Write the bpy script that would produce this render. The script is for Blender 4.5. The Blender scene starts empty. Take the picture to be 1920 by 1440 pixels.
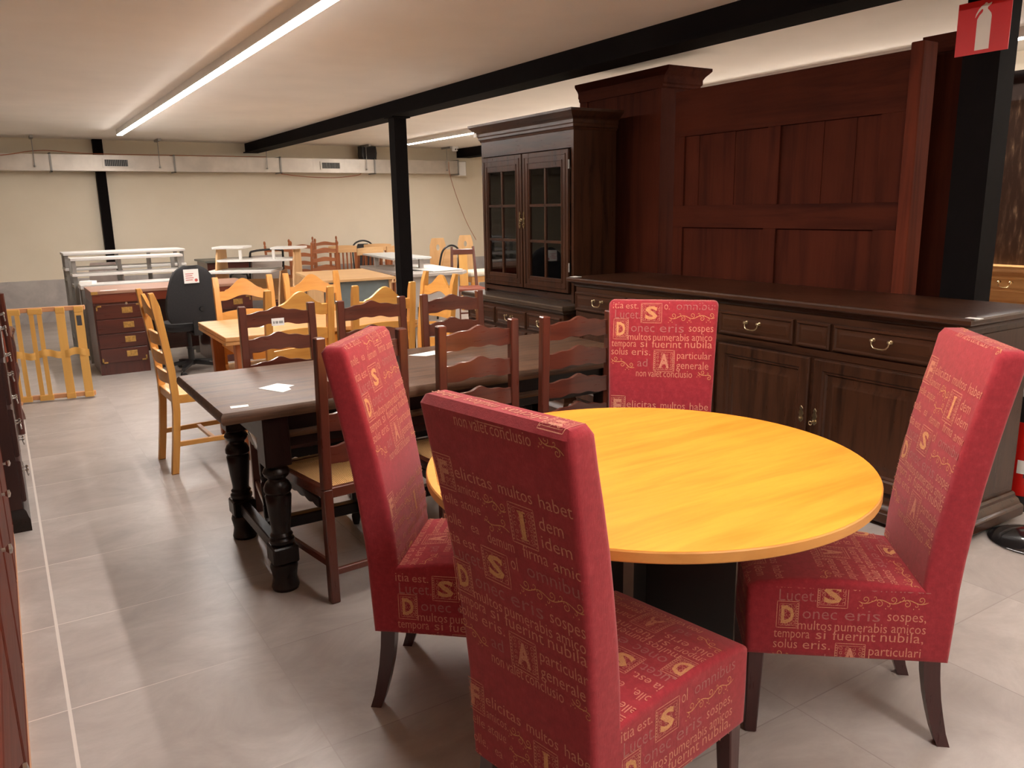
import bpy, bmesh, math, random
from mathutils import Vector, Matrix
random.seed(7)
SC = bpy.context.scene
COL = SC.collection
PI = math.pi

# ------------------------------------------------------------------ camera, world, exposure
YAW, PITCH, ROLL, FPX = 0.56342575, 0.21758073, -0.01807343, 1498.79
_f = Vector((math.sin(YAW)*math.cos(PITCH), math.cos(YAW)*math.cos(PITCH), -math.sin(PITCH)))
_r = Vector((math.cos(YAW), -math.sin(YAW), 0))
_u = _r.cross(_f)
_r2 = math.cos(ROLL)*_r + math.sin(ROLL)*_u
_u2 = -math.sin(ROLL)*_r + math.cos(ROLL)*_u
cam_d = bpy.data.cameras.new('camera')
cam_d.sensor_fit = 'HORIZONTAL'
cam_d.sensor_width = 36.0
cam_d.lens = FPX/1920*36.0
cam_d.clip_start = 0.05
cam = bpy.data.objects.new('camera', cam_d)
COL.objects.link(cam)
m = Matrix((( _r2.x, _u2.x, -_f.x), (_r2.y, _u2.y, -_f.y), (_r2.z, _u2.z, -_f.z))).to_4x4()
m.translation = Vector((0, 0, 1.45))
cam.matrix_world = m
SC.camera = cam

world = bpy.data.worlds.new('world')
SC.world = world
world.use_nodes = True
world.node_tree.nodes['Background'].inputs[0].default_value = (1.0, 0.9, 0.8, 1)
world.node_tree.nodes['Background'].inputs[1].default_value = 0.0
SC.view_settings.view_transform = 'Standard'
SC.view_settings.look = 'None'
SC.view_settings.gamma = 1
SC.view_settings.use_curve_mapping = False
SC.view_settings.exposure = 2.72
SC.cycles.use_denoising = True
SC.cycles.max_bounces = 10
SC.cycles.diffuse_bounces = 6
SC.cycles.sample_clamp_indirect = 6.0
LED_POWER = 16.0
LED_COLOR = (1.0, 0.93, 0.87)

# ------------------------------------------------------------------ small helpers
def lin(c):
    return tuple(((v/255)/12.92 if v/255 <= 0.04045 else ((v/255+0.055)/1.055)**2.4) for v in c)

class N:
    """tiny node-tree builder"""
    def __init__(s, name):
        s.m = bpy.data.materials.new(name); s.m.use_nodes = True
        s.t = s.m.node_tree; s.b = s.t.nodes['Principled BSDF']
    def n(s, kind, **kw):
        nd = s.t.nodes.new(kind)
        for k, v in kw.items(): setattr(nd, k, v)
        return nd
    def l(s, a, b): s.t.links.new(a, b)
    def set(s, node, **kw):
        for k, v in kw.items(): node.inputs[k.replace('_', ' ')].default_value = v
    def coords(s, scale=(1,1,1), rot=(0,0,0), out='Object'):
        tc = s.n('ShaderNodeTexCoord'); mp = s.n('ShaderNodeMapping')
        mp.inputs['Scale'].default_value = scale; mp.inputs['Rotation'].default_value = rot
        s.l(tc.outputs[out], mp.inputs['Vector']); return mp.outputs['Vector']
    def noise(s, vec, scale=5, detail=4, rough=.55, dist=0):
        nd = s.n('ShaderNodeTexNoise'); s.set(nd, Scale=scale, Detail=detail, Roughness=rough, Distortion=dist)
        s.l(vec, nd.inputs['Vector']); return nd.outputs['Fac']
    def ramp(s, fac, stops):
        r = s.n('ShaderNodeValToRGB'); e = r.color_ramp.elements
        while len(e) < len(stops): e.new(.5)
        for i, (p, c) in enumerate(stops):
            e[i].position = p; e[i].color = tuple(c)+(1,) if len(c) == 3 else c
        s.l(fac, r.inputs['Fac']); return r.outputs['Color']
    def math(s, op, a, b=None):
        nd = s.n('ShaderNodeMath', operation=op)
        for i, v in enumerate((a, b)):
            if v is None: continue
            if isinstance(v, (int, float)): nd.inputs[i].default_value = v
            else: s.l(v, nd.inputs[i])
        return nd.outputs[0]
    def mix(s, fac, a, b, mode='MIX'):
        nd = s.n('ShaderNodeMix', data_type='RGBA', blend_type=mode)
        for i, v in ((0, fac), (6, a), (7, b)):
            if isinstance(v, (int, float)): nd.inputs[i].default_value = v
            elif isinstance(v, tuple): nd.inputs[i].default_value = v+(1,) if len(v) == 3 else v
            else: s.l(v, nd.inputs[i])
        return nd.outputs[2]
    def bump(s, h, strength=.2, dist=.002):
        nd = s.n('ShaderNodeBump'); s.set(nd, Strength=strength, Distance=dist)
        s.l(h, nd.inputs['Height']); s.l(nd.outputs['Normal'], s.b.inputs['Normal'])

def plain(name, rgb, rough=.5, metal=0.0, spec=.5, vary=.08, nscale=14, coat=0):
    k = N(name); c = lin(rgb)
    if vary:
        f = k.noise(k.coords(), nscale, 3)
        k.l(k.ramp(f, [(.3, tuple(v*(1-vary) for v in c)), (.7, tuple(min(1, v*(1+vary)) for v in c))]), k.b.inputs['Base Color'])
    else: k.b.inputs['Base Color'].default_value = c+(1,)
    k.b.inputs['Roughness'].default_value = rough; k.b.inputs['Metallic'].default_value = metal
    k.b.inputs['Specular IOR Level'].default_value = spec
    k.b.inputs['Coat Weight'].default_value = coat
    return k.m

def wood(name, rgb, dark, axis='X', rough=.4, grain=1.0, spec=.5, coat=0, bump=.15, stretch=14):
    """procedural wood, the grain running along one local axis"""
    k = N(name); a, d = lin(rgb), lin(dark)
    sc = {'X': (1, stretch, stretch), 'Y': (stretch, 1, stretch), 'Z': (stretch, stretch, 1)}[axis]
    v = k.coords(sc)
    n1 = k.noise(v, 1.6*grain, 6, .62, .6)
    n2 = k.noise(v, 9*grain, 5, .7, .2)
    big = k.noise(k.coords((.7, .7, .7)), 3.0, 2)
    c = k.ramp(n1, [(.30, d), (.52, a), (.75, tuple(min(1, x*1.15) for x in a))])
    c = k.mix(k.math('MULTIPLY', n2, .5), c, d)
    c = k.mix(.25, c, k.ramp(big, [(.35, d), (.65, a)]))
    k.l(c, k.b.inputs['Base Color'])
    k.l(k.math('ADD', k.math('MULTIPLY', n2, .18), rough-.09), k.b.inputs['Roughness'])
    k.b.inputs['Specular IOR Level'].default_value = spec
    k.b.inputs['Coat Weight'].default_value = coat; k.b.inputs['Coat Roughness'].default_value = .15
    if bump: k.bump(n2, bump, .0015)
    return k.m

def emit(name, rgb, strength):
    k = N(name)
    k.b.inputs['Base Color'].default_value = (.8, .8, .8, 1)
    k.b.inputs['Emission Color'].default_value = tuple(rgb)+(1,)
    k.b.inputs['Emission Strength'].default_value = strength
    return k.m

# ------------------------------------------------------------------ mesh builder
class MB:
    def __init__(s): s.bm = bmesh.new(); s.mi = 0; s.M = Matrix()
    def _done(s, nf):
        s.bm.faces.ensure_lookup_table()
        for f in s.bm.faces:
            if not f.tag: f.tag = True; f.material_index = s.mi
    def _v(s, p): return s.bm.verts.new(s.M @ Vector(p))
    def box(s, a, b, bev=0, seg=1):
        a, b = Vector(a), Vector(b)
        mat = s.M @ Matrix.Translation((a+b)/2) @ Matrix.Diagonal((abs(b.x-a.x), abs(b.y-a.y), abs(b.z-a.z), 1))
        r = bmesh.ops.create_cube(s.bm, size=1, matrix=mat)
        if bev:
            es = list({e for v in r['verts'] for e in v.link_edges})
            bmesh.ops.bevel(s.bm, geom=es, offset=bev, segments=seg, affect='EDGES', profile=.5, clamp_overlap=True)
        s._done(0); return s
    def bar(s, p, q, w, h, up=(0, 0, 1), bev=0, w2=None, h2=None):
        """square bar from p to q, w wide (sideways), h high (along up), optional taper"""
        p, q = Vector(p), Vector(q); d = (q-p).normalized(); up = Vector(up)
        x = d.cross(up)
        if x.length < 1e-4: x = d.cross(Vector((0, 1, 0)))
        x.normalize(); y = x.cross(d)
        w2 = w if w2 is None else w2; h2 = h if h2 is None else h2
        vs = []
        for c, ww, hh in ((p, w, h), (q, w2, h2)):
            vs.append([s._v(c+x*sx*ww/2+y*sy*hh/2) for sx, sy in ((-1,-1),(1,-1),(1,1),(-1,1))])
        fs = [s.bm.faces.new(vs[0][::-1]), s.bm.faces.new(vs[1])]
        for i in range(4): fs.append(s.bm.faces.new((vs[0][i], vs[0][(i+1)%4], vs[1][(i+1)%4], vs[1][i])))
        if bev:
            es = list({e for f in fs for e in f.edges})
            bmesh.ops.bevel(s.bm, geom=es, offset=bev, segments=1, affect='EDGES', profile=.5, clamp_overlap=True)
        s._done(0); return s
    def loft(s, loops, closed=True, cap=True):
        vs = [[s._v(p) for p in L] for L in loops]
        n = len(loops[0])
        for i in range(len(vs)-1):
            for j in range(n if closed else n-1):
                s.bm.faces.new((vs[i][j], vs[i][(j+1)%n], vs[i+1][(j+1)%n], vs[i+1][j]))
        if cap:
            s.bm.faces.new(vs[0][::-1]); s.bm.faces.new(vs[-1])
        s._done(0); return s
    def tube(s, pts, r, seg=8, cap=True):
        pts = [Vector(p) for p in pts]; n = len(pts)
        rs = r if isinstance(r, (list, tuple)) else [r]*n
        loops = []; prev = None
        for i, p in enumerate(pts):
            d = (pts[min(i+1, n-1)]-pts[max(i-1, 0)]).normalized()
            if prev is None:
                x = d.cross(Vector((0, 0, 1)))
                if x.length < 1e-3: x = d.cross(Vector((0, 1, 0)))
            else: x = prev - d*prev.dot(d)
            x.normalize(); prev = x; y = d.cross(x)
            loops.append([p+(x*math.cos(t)+y*math.sin(t))*rs[i] for t in [2*PI*k/seg for k in range(seg)]])
        return s.loft(loops, True, cap)
    def lathe(s, prof, o=(0, 0, 0), seg=16, axis='Z'):
        o = Vector(o); loops = []
        for r, z in prof:
            L = []
            for k in range(seg):
                t = 2*PI*k/seg; c, d = r*math.cos(t), r*math.sin(t)
                L.append(o+Vector({'Z': (c, d, z), 'Y': (c, -z, d) if False else (d, z, c), 'X': (z, c, d)}[axis]))
            loops.append(L)
        return s.loft(loops)
    def prism(s, poly, a, b, plane='XZ', bev=0, seg=1):
        """polygon in a plane, extruded along the remaining axis from a to b"""
        def P(u, v, w): return {'XZ': (u, w, v), 'YZ': (w, u, v), 'XY': (u, v, w)}[plane]
        A = [s._v(P(u, v, a)) for u, v in poly]; B = [s._v(P(u, v, b)) for u, v in poly]
        n = len(poly); fs = [s.bm.faces.new(A[::-1]), s.bm.faces.new(B)]
        ed = list({e for f in fs for e in f.edges})
        for i in range(n): s.bm.faces.new((A[i], A[(i+1)%n], B[(i+1)%n], B[i]))
        if bev: bmesh.ops.bevel(s.bm, geom=ed, offset=bev, segments=seg, affect='EDGES', profile=.5, clamp_overlap=True)
        s._done(0); return s
    def grid(s, fn, nu, nv, closed_u=False):
        vs = [[s._v(fn(i/nu, j/nv)) for j in range(nv+1)] for i in range(nu if closed_u else nu+1)]
        for i in range(nu):
            for j in range(nv):
                a = vs[i]; b = vs[(i+1) % len(vs)]
                s.bm.faces.new((a[j], b[j], b[j+1], a[j+1]))
        s._done(0); return s
    def slab(s, fn, nu, nv, t):
        """sheet fn(u,v) -> (point, normal) thickened by t"""
        fr = [[fn(i/nu, j/nv) for j in range(nv+1)] for i in range(nu+1)]
        F = [[s._v(Vector(p)+Vector(n)*t/2) for p, n in r] for r in fr]
        B = [[s._v(Vector(p)-Vector(n)*t/2) for p, n in r] for r in fr]
        for i in range(nu):
            for j in range(nv):
                s.bm.faces.new((F[i][j], F[i+1][j], F[i+1][j+1], F[i][j+1]))
                s.bm.faces.new((B[i][j+1], B[i+1][j+1], B[i+1][j], B[i][j]))
        for i in range(nu):
            s.bm.faces.new((F[i+1][0], F[i][0], B[i][0], B[i+1][0]))
            s.bm.faces.new((F[i][nv], F[i+1][nv], B[i+1][nv], B[i][nv]))
        for j in range(nv):
            s.bm.faces.new((F[0][j], F[0][j+1], B[0][j+1], B[0][j]))
            s.bm.faces.new((F[nu][j+1], F[nu][j], B[nu][j], B[nu][j+1]))
        s._done(0); return s
    def rings(s, x0, x1, z0, z1, steps):
        """front panel moulding: nested rectangles (inset, y), the last one capped"""
        loops = [[(x0+i, y, z0+i), (x1-i, y, z0+i), (x1-i, y, z1-i), (x0+i, y, z1-i)] for i, y in steps]
        return s.loft(loops)
    def moulding(s, prof, x0, x1, y0, y1):
        """closed profile [(outward, z)] swept round the left, front and right of a cabinet"""
        n = len(prof); path = []
        for o, z in prof: path.append([(x0-o, y1, z), (x0-o, y0-o, z), (x1+o, y0-o, z), (x1+o, y1, z)])
        vs = [[s._v(p) for p in L] for L in path]
        for i in range(n-1):
            for j in range(3): s.bm.faces.new((vs[i][j], vs[i][j+1], vs[i+1][j+1], vs[i+1][j]))
            s.bm.faces.new((vs[i][3], vs[i][0], vs[i+1][0], vs[i+1][3]))
        s.bm.faces.new(vs[0][::-1]); s.bm.faces.new(vs[-1])
        s._done(0); return s
    def faces(s, polys):
        for poly in polys:
            try: s.bm.faces.new([s._v(p) for p in poly])
            except ValueError: pass
        s._done(0); return s
    def build(s, name, mat, parent=None, sharp=32, flat=False, fix=True):
        if fix: bmesh.ops.recalc_face_normals(s.bm, faces=s.bm.faces[:])
        me = bpy.data.meshes.new(name); s.bm.to_mesh(me); s.bm.free()
        for mt in (mat if isinstance(mat, (list, tuple)) else [mat]): me.materials.append(mt)
        if not flat:
            me.shade_smooth(); me.set_sharp_from_angle(angle=math.radians(sharp))
        o = bpy.data.objects.new(name, me); COL.objects.link(o)
        if parent: o.parent = parent
        return o

def tag(o, label, cat, group=None):
    o['label'] = label; o['category'] = cat
    if group: o['group'] = group
    return o
def thing(name, label, cat, loc=(0, 0, 0), rz=0, group=None):
    o = bpy.data.objects.new(name, None); COL.objects.link(o); o.empty_display_size = .1
    o.location = loc; o.rotation_euler = (0, 0, rz)
    return tag(o, label, cat, group)
def struct(o): o['kind'] = 'structure'; return o
def kids(o): return [c for c in bpy.data.objects if c.parent == o]
def dup(root, label, loc, rz, group=None):
    r = root.copy(); COL.objects.link(r); r.location = loc; r.rotation_euler = (0, 0, rz); r['label'] = label
    if group: r['group'] = group
    for ch in kids(root):
        c = ch.copy(); COL.objects.link(c); c.parent = r
        for g in kids(ch):
            d = g.copy(); COL.objects.link(d); d.parent = c
    return r

# ------------------------------------------------------------------ materials
M = {}
M['ceiling'] = plain('ceiling_plaster', (240, 234, 225), .9, vary=.03, nscale=2)
M['black_steel'] = plain('black_steel_paint', (15, 11, 11), .8, vary=.15, spec=.08)
M['grey_steel'] = plain('grey_steel', (150, 148, 144), .45, .4)
M['galvanised'] = plain('galvanised_sheet', (196, 188, 178), .42, .55, vary=.12, nscale=4)
M['white_paint'] = plain('white_paint', (232, 230, 226), .5, vary=.02)
M['white_metal'] = plain('white_lacquered_steel', (205, 202, 198), .4, vary=.03)
M['paper'] = plain('paper', (242, 240, 236), .7, vary=.02)
M['black_plastic'] = plain('black_plastic', (28, 27, 28), .45, vary=.1)
M['black_fabric'] = plain('black_fabric', (40, 39, 41), .9, vary=.2, nscale=160)
M['brass'] = plain('aged_brass', (206, 188, 150), .28, 1.0, vary=.15)
M['dull_brass'] = plain('dull_brass', (120, 100, 70), .4, 1.0, vary=.2)
M['desk_brass'] = plain('desk_brass', (200, 165, 100), .35, 1.0, vary=.25, nscale=60)
M['bright_brass'] = plain('bright_brass', (225, 200, 150), .22, 1.0, vary=.1)
M['chrome'] = plain('chrome', (210, 208, 205), .2, 1.0, vary=.05)
M['red_enamel'] = plain('red_enamel', (205, 28, 22), .3, vary=.04)
M['sign_red'] = plain('sign_red', (200, 10, 14), .45, vary=.02)
M['sign_white'] = plain('sign_white', (225, 215, 205), .5, vary=.02)
M['orange_cable'] = plain('orange_cable', (158, 92, 62), .6, vary=.05)
for ax in 'XYZ':
    M['oak'+ax] = wood('dark_oak_'+ax, (74, 44, 28), (30, 17, 11), ax, .30, coat=.0, spec=.35)
    M['table_oak'+ax] = wood('worn_dark_oak_'+ax, (108, 78, 58), (40, 27, 20), ax, .46, 1.6, bump=.7, spec=.3)
    M['turned'+ax] = wood('blackened_oak_'+ax, (36, 24, 20), (19, 13, 11), ax, .3, spec=.3)
    M['brown'+ax] = wood('chestnut_stain_'+ax, (106, 52, 36), (62, 28, 20), ax, .3, .8, coat=.45, bump=.08)
    M['yellow'+ax] = wood('honey_oak_'+ax, (226, 168, 88), (204, 138, 62), ax, .38, .9, bump=.08, coat=.1)
    M['beech'+ax] = wood('beech_board_'+ax, (222, 182, 132), (205, 158, 106), ax, .45, .7, bump=.03)
    M['mahogany'+ax] = wood('mahogany_'+ax, (88, 40, 30), (58, 24, 18), ax, .3, .8, coat=.2)
    M['wardrobe'+ax] = wood('old_reddish_wood_'+ax, (82, 36, 22), (46, 18, 11), ax, .75, .5, bump=.1, spec=.08)
    M['far_brown'+ax] = wood('far_brown_'+ax, (176, 108, 66), (136, 76, 44), ax, .45)
    M['slat'+ax] = wood('bed_slat_'+ax, (228, 178, 96), (212, 158, 78), ax, .5, .5)
M['ledge'] = wood('ledge_oak', (84, 68, 54), (44, 33, 26), 'X', .3, 1.3, coat=.15)
M['table_honeyX'] = wood('tan_oak_top', (208, 160, 106), (182, 130, 78), 'X', .4, .9, bump=.08)
M['light_oakX'] = wood('light_oak_X', (214, 164, 104), (190, 136, 80), 'X', .4)
M['desk_top'] = wood('faded_desk_top', (170, 130, 108), (140, 98, 78), 'X', .4)
M['pink_beech'] = wood('pinkish_beech_rail', (214, 160, 116), (196, 140, 98), 'X', .5, .5)
M['round_top'] = wood('golden_veneer', (236, 160, 54), (214, 126, 32), 'X', .42, .75, coat=0, bump=0, stretch=9)
M['round_edge'] = wood('golden_edge_band', (218, 156, 82), (200, 134, 60), 'X', .45, .6, bump=0)
M['table_black'] = plain('black_laminate', (20, 17, 16), .5)
M['lit_edge'] = plain('painted_lit_edge', (120, 114, 108), .5)  # grey stands in for light catching the black panel ends
M['red_leg'] = wood('dark_red_leg', (70, 28, 28), (44, 16, 16), 'Z', .3, coat=.3)
M['leather_red'] = plain('red_brown_leather', (140, 68, 46), .5)
M['cushion_white'] = plain('cream_cushion', (224, 214, 196), .9)
M['blue_grey'] = plain('blue_grey_panel', (112, 122, 124), .5)
M['light_grey'] = plain('light_grey_laminate', (196, 200, 200), .35, vary=.03)
M['silver'] = plain('silver_grey_board', (176, 168, 162), .45, vary=.04)
M['dark_top'] = plain('dark_green_grey_top', (96, 98, 92), .4)
M['print_red'] = plain('printed_red', (200, 90, 80), .7)
M['print_black'] = plain('printed_black', (70, 70, 74), .7)
M['print_blue'] = plain('ink_blue', (80, 100, 160), .7)

k = N('glass'); k.t.nodes.remove(k.b)      # thin pane: clear with a fresnel reflection
tr = k.n('ShaderNodeBsdfTransparent'); tr.inputs[0].default_value = (.86, .89, .87, 1)
gl = k.n('ShaderNodeBsdfGlossy'); gl.inputs['Roughness'].default_value = .02
fz = k.n('ShaderNodeFresnel'); fz.inputs[0].default_value = 1.6
mx = k.n('ShaderNodeMixShader'); k.l(fz.outputs[0], mx.inputs[0]); k.l(tr.outputs[0], mx.inputs[1]); k.l(gl.outputs[0], mx.inputs[2])
k.l(mx.outputs[0], k.t.nodes['Material Output'].inputs[0])
M['glass'] = k.m

# rush seat: strands turning with the four triangles of the weave
k = N('woven_rush'); v = k.coords()
sp = k.n('ShaderNodeSeparateXYZ'); k.l(v, sp.inputs[0])
ax_, ay_ = k.math('ABSOLUTE', sp.outputs[0]), k.math('ABSOLUTE', k.math('SUBTRACT', sp.outputs[1], .21))
sel = k.math('GREATER_THAN', ax_, ay_)
nz = k.math('MULTIPLY', k.noise(k.coords((30, 30, 30)), 2, 3), .004)
def strands(c): return k.math('SINE', k.math('MULTIPLY', k.math('ADD', c, nz), 900))
st = k.n('ShaderNodeMix', data_type='FLOAT'); k.l(sel, st.inputs[0])
k.l(strands(sp.outputs[0]), st.inputs[2]); k.l(strands(sp.outputs[1]), st.inputs[3])
h = k.math('ADD', k.math('MULTIPLY', st.outputs[0], .5), .5)
big = k.noise(k.coords((60, 8, 8)), 3, 4)
c = k.ramp(h, [(.0, lin((170, 114, 62))), (.5, lin((232, 176, 108))), (1, lin((250, 212, 148)))])
k.l(k.mix(k.math('MULTIPLY', big, .3), c, lin((170, 112, 62))), k.b.inputs['Base Color'])
k.b.inputs['Roughness'].default_value = .6; k.bump(h, .6, .003)
M['rush'] = k.m
k = N('pale_rush'); 
c = k.ramp(k.noise(k.coords((90, 90, 6)), 3, 3), [(.3, lin((200, 160, 100))), (.7, lin((232, 200, 145)))])
k.l(c, k.b.inputs['Base Color']); k.b.inputs['Roughness'].default_value = .7
M['pale_rush'] = k.m

# red upholstery, gold and grey thread
k = N('red_upholstery'); v = k.coords()
wv = k.noise(k.coords((420, 420, 60)), 1.0, 3, .7)
mott = k.noise(v, 60, 5, .7)
c = k.ramp(mott, [(.25, lin((130, 34, 44))), (.55, lin((152, 42, 52))), (.8, lin((168, 60, 68)))])
k.l(k.mix(k.math('MULTIPLY', wv, .22), c, lin((172, 70, 76))), k.b.inputs['Base Color'])
k.b.inputs['Roughness'].default_value = .92; k.b.inputs['Specular IOR Level'].default_value = .15
k.b.inputs['Sheen Weight'].default_value = .25; k.b.inputs['Sheen Tint'].default_value = (1, .7, .65, 1); k.b.inputs['Sheen Roughness'].default_value = .5
k.bump(wv, .35, .002)
M['red_fabric'] = k.m
def thread(name, rgb, base, amt):
    k = N(name); wv = k.noise(k.coords((500, 500, 300)), 1.0, 3, .7)
    k.l(k.mix(k.ramp(wv, [(.38, (amt,)*3), (.62, (0, 0, 0))]), lin(rgb), lin(base)), k.b.inputs['Base Color'])
    k.b.inputs['Roughness'].default_value = .8; k.b.inputs['Specular IOR Level'].default_value = .2
    return k.m
M['gold_thread'] = thread('gold_thread', (216, 164, 110), (176, 84, 74), .55)
M['pale_thread'] = thread('pale_thread', (212, 150, 122), (172, 76, 76), .65)
M['grey_thread'] = thread('grey_thread', (172, 118, 110), (156, 62, 68), .75)

# floor tiles: square grid of 0.6 m, joints with a painted sheen at the left, cloudy cement print
k = N('cement_tiles'); tc = k.n('ShaderNodeTexCoord'); sp = k.n('ShaderNodeSeparateXYZ'); k.l(tc.outputs['Object'], sp.inputs[0])
def joint(sock, off, w):
    fr = k.math('FRACT', k.math('ADD', k.math('DIVIDE', k.math('SUBTRACT', sock, off), .6), 100.5))
    d = k.math('MULTIPLY', k.math('ABSOLUTE', k.math('SUBTRACT', fr, .5)), .6)
    return k.math('LESS_THAN', d, w)
jx = joint(sp.outputs[0], .004, .002); jy = joint(sp.outputs[1], 3.127, .002)
jx = k.math('MAXIMUM', jx, k.math('LESS_THAN', k.math('ABSOLUTE', k.math('SUBTRACT', sp.outputs[0], .004)), .005))
j = k.math('MAXIMUM', jx, jy)
fx = k.math('FLOOR', k.math('DIVIDE', k.math('SUBTRACT', sp.outputs[0], .004), .6))
fy = k.math('FLOOR', k.math('DIVIDE', k.math('SUBTRACT', sp.outputs[1], 3.127), .6))
cb = k.n('ShaderNodeCombineXYZ'); k.l(fx, cb.inputs[0]); k.l(fy, cb.inputs[1])
wn = k.n('ShaderNodeTexWhiteNoise'); k.l(cb.outputs[0], wn.inputs['Vector'])
off = k.n('ShaderNodeVectorMath', operation='SCALE'); k.l(wn.outputs['Color'], off.inputs[0]); off.inputs['Scale'].default_value = 30
va = k.n('ShaderNodeVectorMath', operation='ADD'); k.l(tc.outputs['Object'], va.inputs[0]); k.l(off.outputs[0], va.inputs[1])
mp = k.n('ShaderNodeMapping'); mp.inputs['Scale'].default_value = (1.0, 1.5, 1); k.l(va.outputs[0], mp.inputs['Vector'])
cl = k.noise(mp.outputs[0], 2.6, 9, .68, .7); fine = k.noise(mp.outputs[0], 22, 7, .75)
c = k.ramp(cl, [(.28, lin((152, 143, 137))), (.5, lin((171, 162, 156))), (.72, lin((190, 183, 177)))])
c = k.mix(k.math('MULTIPLY', fine, .35), c, lin((158, 148, 141)))
c = k.mix(k.math('MULTIPLY', wn.outputs['Value'], .18), c, lin((150, 141, 136)))
joint_sheen = k.n('ShaderNodeMapRange'); k.set(joint_sheen, From_Min=.15, From_Max=.7); k.l(sp.outputs[0], joint_sheen.inputs['Value'])  # joints paler towards the left: reflected light put into their colour
c = k.mix(j, c, k.mix(joint_sheen.outputs[0], lin((214, 205, 197)), lin((150, 140, 134))))
k.l(c, k.b.inputs['Base Color'])
k.l(k.math('ADD', k.math('MULTIPLY', fine, .2), .27), k.b.inputs['Roughness'])
k.b.inputs['Specular IOR Level'].default_value = .4
k.bump(k.math('SUBTRACT', k.math('MULTIPLY', fine, .3), j), .12, .001)
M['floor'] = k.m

# wall: cream paint over a band of bare grey cement near the floor
k = N('cream_wall'); tc = k.n('ShaderNodeTexCoord'); sp = k.n('ShaderNodeSeparateXYZ'); k.l(tc.outputs['Object'], sp.inputs[0])
edge = k.math('ADD', sp.outputs[2], k.math('MULTIPLY', k.noise(tc.outputs['Object'], 9, 3), .012))
low = k.math('LESS_THAN', edge, .592)
cem = k.ramp(k.noise(tc.outputs['Object'], 2.4, 6, .65, .4), [(.3, lin((158, 152, 150))), (.5, lin((178, 172, 168))), (.7, lin((196, 190, 184)))])
pnt = k.ramp(k.noise(tc.outputs['Object'], 1.2, 4), [(.3, lin((226, 215, 194))), (.7, lin((234, 224, 204)))])
k.l(k.mix(low, pnt, cem), k.b.inputs['Base Color']); k.b.inputs['Roughness'].default_value = .85
M['wall'] = k.m

# ------------------------------------------------------------------ the room
CEIL = 2.46
def slab_box(name, a, b, mat):
    return struct(MB().box(a, b).build(name, mat, flat=True))
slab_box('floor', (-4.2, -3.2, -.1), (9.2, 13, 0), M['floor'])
slab_box('ceiling', (-4.2, -3.2, CEIL), (9.2, 13, CEIL+.1), M['ceiling'])
slab_box('wall_back', (-4.2, 12.76, 0), (9.2, 12.96, CEIL), M['wall'])
slab_box('wall_front', (-4.2, -3.2, 0), (9.2, -3.0, CEIL), M['wall'])
slab_box('wall_left', (-4.2, -3.0, 0), (-4.0, 12.76, CEIL), M['wall'])
slab_box('wall_right', (7.6, -3.0, 0), (7.8, 12.76, CEIL), M['wall'])
slab_box('wall_right_return', (6.24, -3.0, 0), (7.6, 8.0, CEIL), M['wall'])

b = MB()      # I-beam: web and two flanges
b.box((3.33, -3.0, 2.32), (3.55, 12.76, 2.334)); b.box((3.36, -3.0, 2.334), (3.52, 12.76, 2.4599))
struct(b.build('steel_beam', M['black_steel'], flat=True))
b = MB(); b.box((7.0, 9.0, 2.31), (7.25, 12.76, 2.4599))
struct(b.build('steel_beam', M['black_steel'], flat=True))
def column(x0, x1, y0, y1, top, plate=True):
    b = MB(); b.box((x0, y0, 0), (x1, y1, top))
    if plate:
        b.box((x0-.03, y0-.03, top-.012), (x1+.03, y1+.03, top)); b.box((x0-.04, y0-.04, 0), (x1+.04, y1+.04, .012))
    return struct(b.build('steel_column', M['black_steel'], flat=True))
column(3.37, 3.50, 7.37, 7.497, 2.32)
column(3.90, 4.04, 2.034, 2.203, CEIL-.0005, False)
column(1.29, 1.41, 12.64, 12.759, CEIL-.0005, False)

# ------------------------------------------------------------------ lamps
M['led'] = emit('led_diffuser', LED_COLOR, LED_POWER)
def linear_light(x, y0, y1, label):
    t = thing('linear_light', label, 'light', (x, 0, CEIL))
    b = MB(); b.box((-.034, y0, -.060), (.034, y1, -.0005)); b.build('housing', M['white_paint'], t, flat=True)
    b = MB(); b.box((-.030, y0+.01, -.066), (.030, y1-.01, -.0602), .004); b.build('diffuser', M['led'], t)
    return t
linear_light(1.45, -2.2, 11.2, 'long white LED strip light on the ceiling left of the black beam')
linear_light(5.42, -2.2, 11.4, 'white LED strip light on the ceiling seen beyond the black post')
# ------------------------------------------------------------------ woven lettering of the red chairs (a repeat of 0.435 x 0.54 m, u right, v down)
_gl = {}
def glyphs(s, bold=0):
    if (s, bold) in _gl: return _gl[s, bold]
    cu = bpy.data.curves.new('lettering', 'FONT'); cu.body = s; cu.size = 1; cu.resolution_u = 2; cu.offset = bold
    o = bpy.data.objects.new('lettering', cu); COL.objects.link(o)
    dg = bpy.context.evaluated_depsgraph_get(); dg.update()
    me = bpy.data.meshes.new_from_object(o.evaluated_get(dg))
    P = [[(me.vertices[i].co.x, me.vertices[i].co.y) for i in p.vertices] for p in me.polygons]
    bpy.data.objects.remove(o); bpy.data.curves.remove(cu); bpy.data.meshes.remove(me)
    _gl[s, bold] = P
    return P
TILE = []
def put(s, u0, u1, vb, size, col, bold=-0.004):
    P = glyphs(s, bold); xs = [x for p in P for x, y in p]; a, b = min(xs), max(xs)
    sx = (u1-u0)/(b-a)
    for p in P: TILE.append(([(u0+(x-a)*sx, vb-y*size*1.1) for x, y in p], col))
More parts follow.
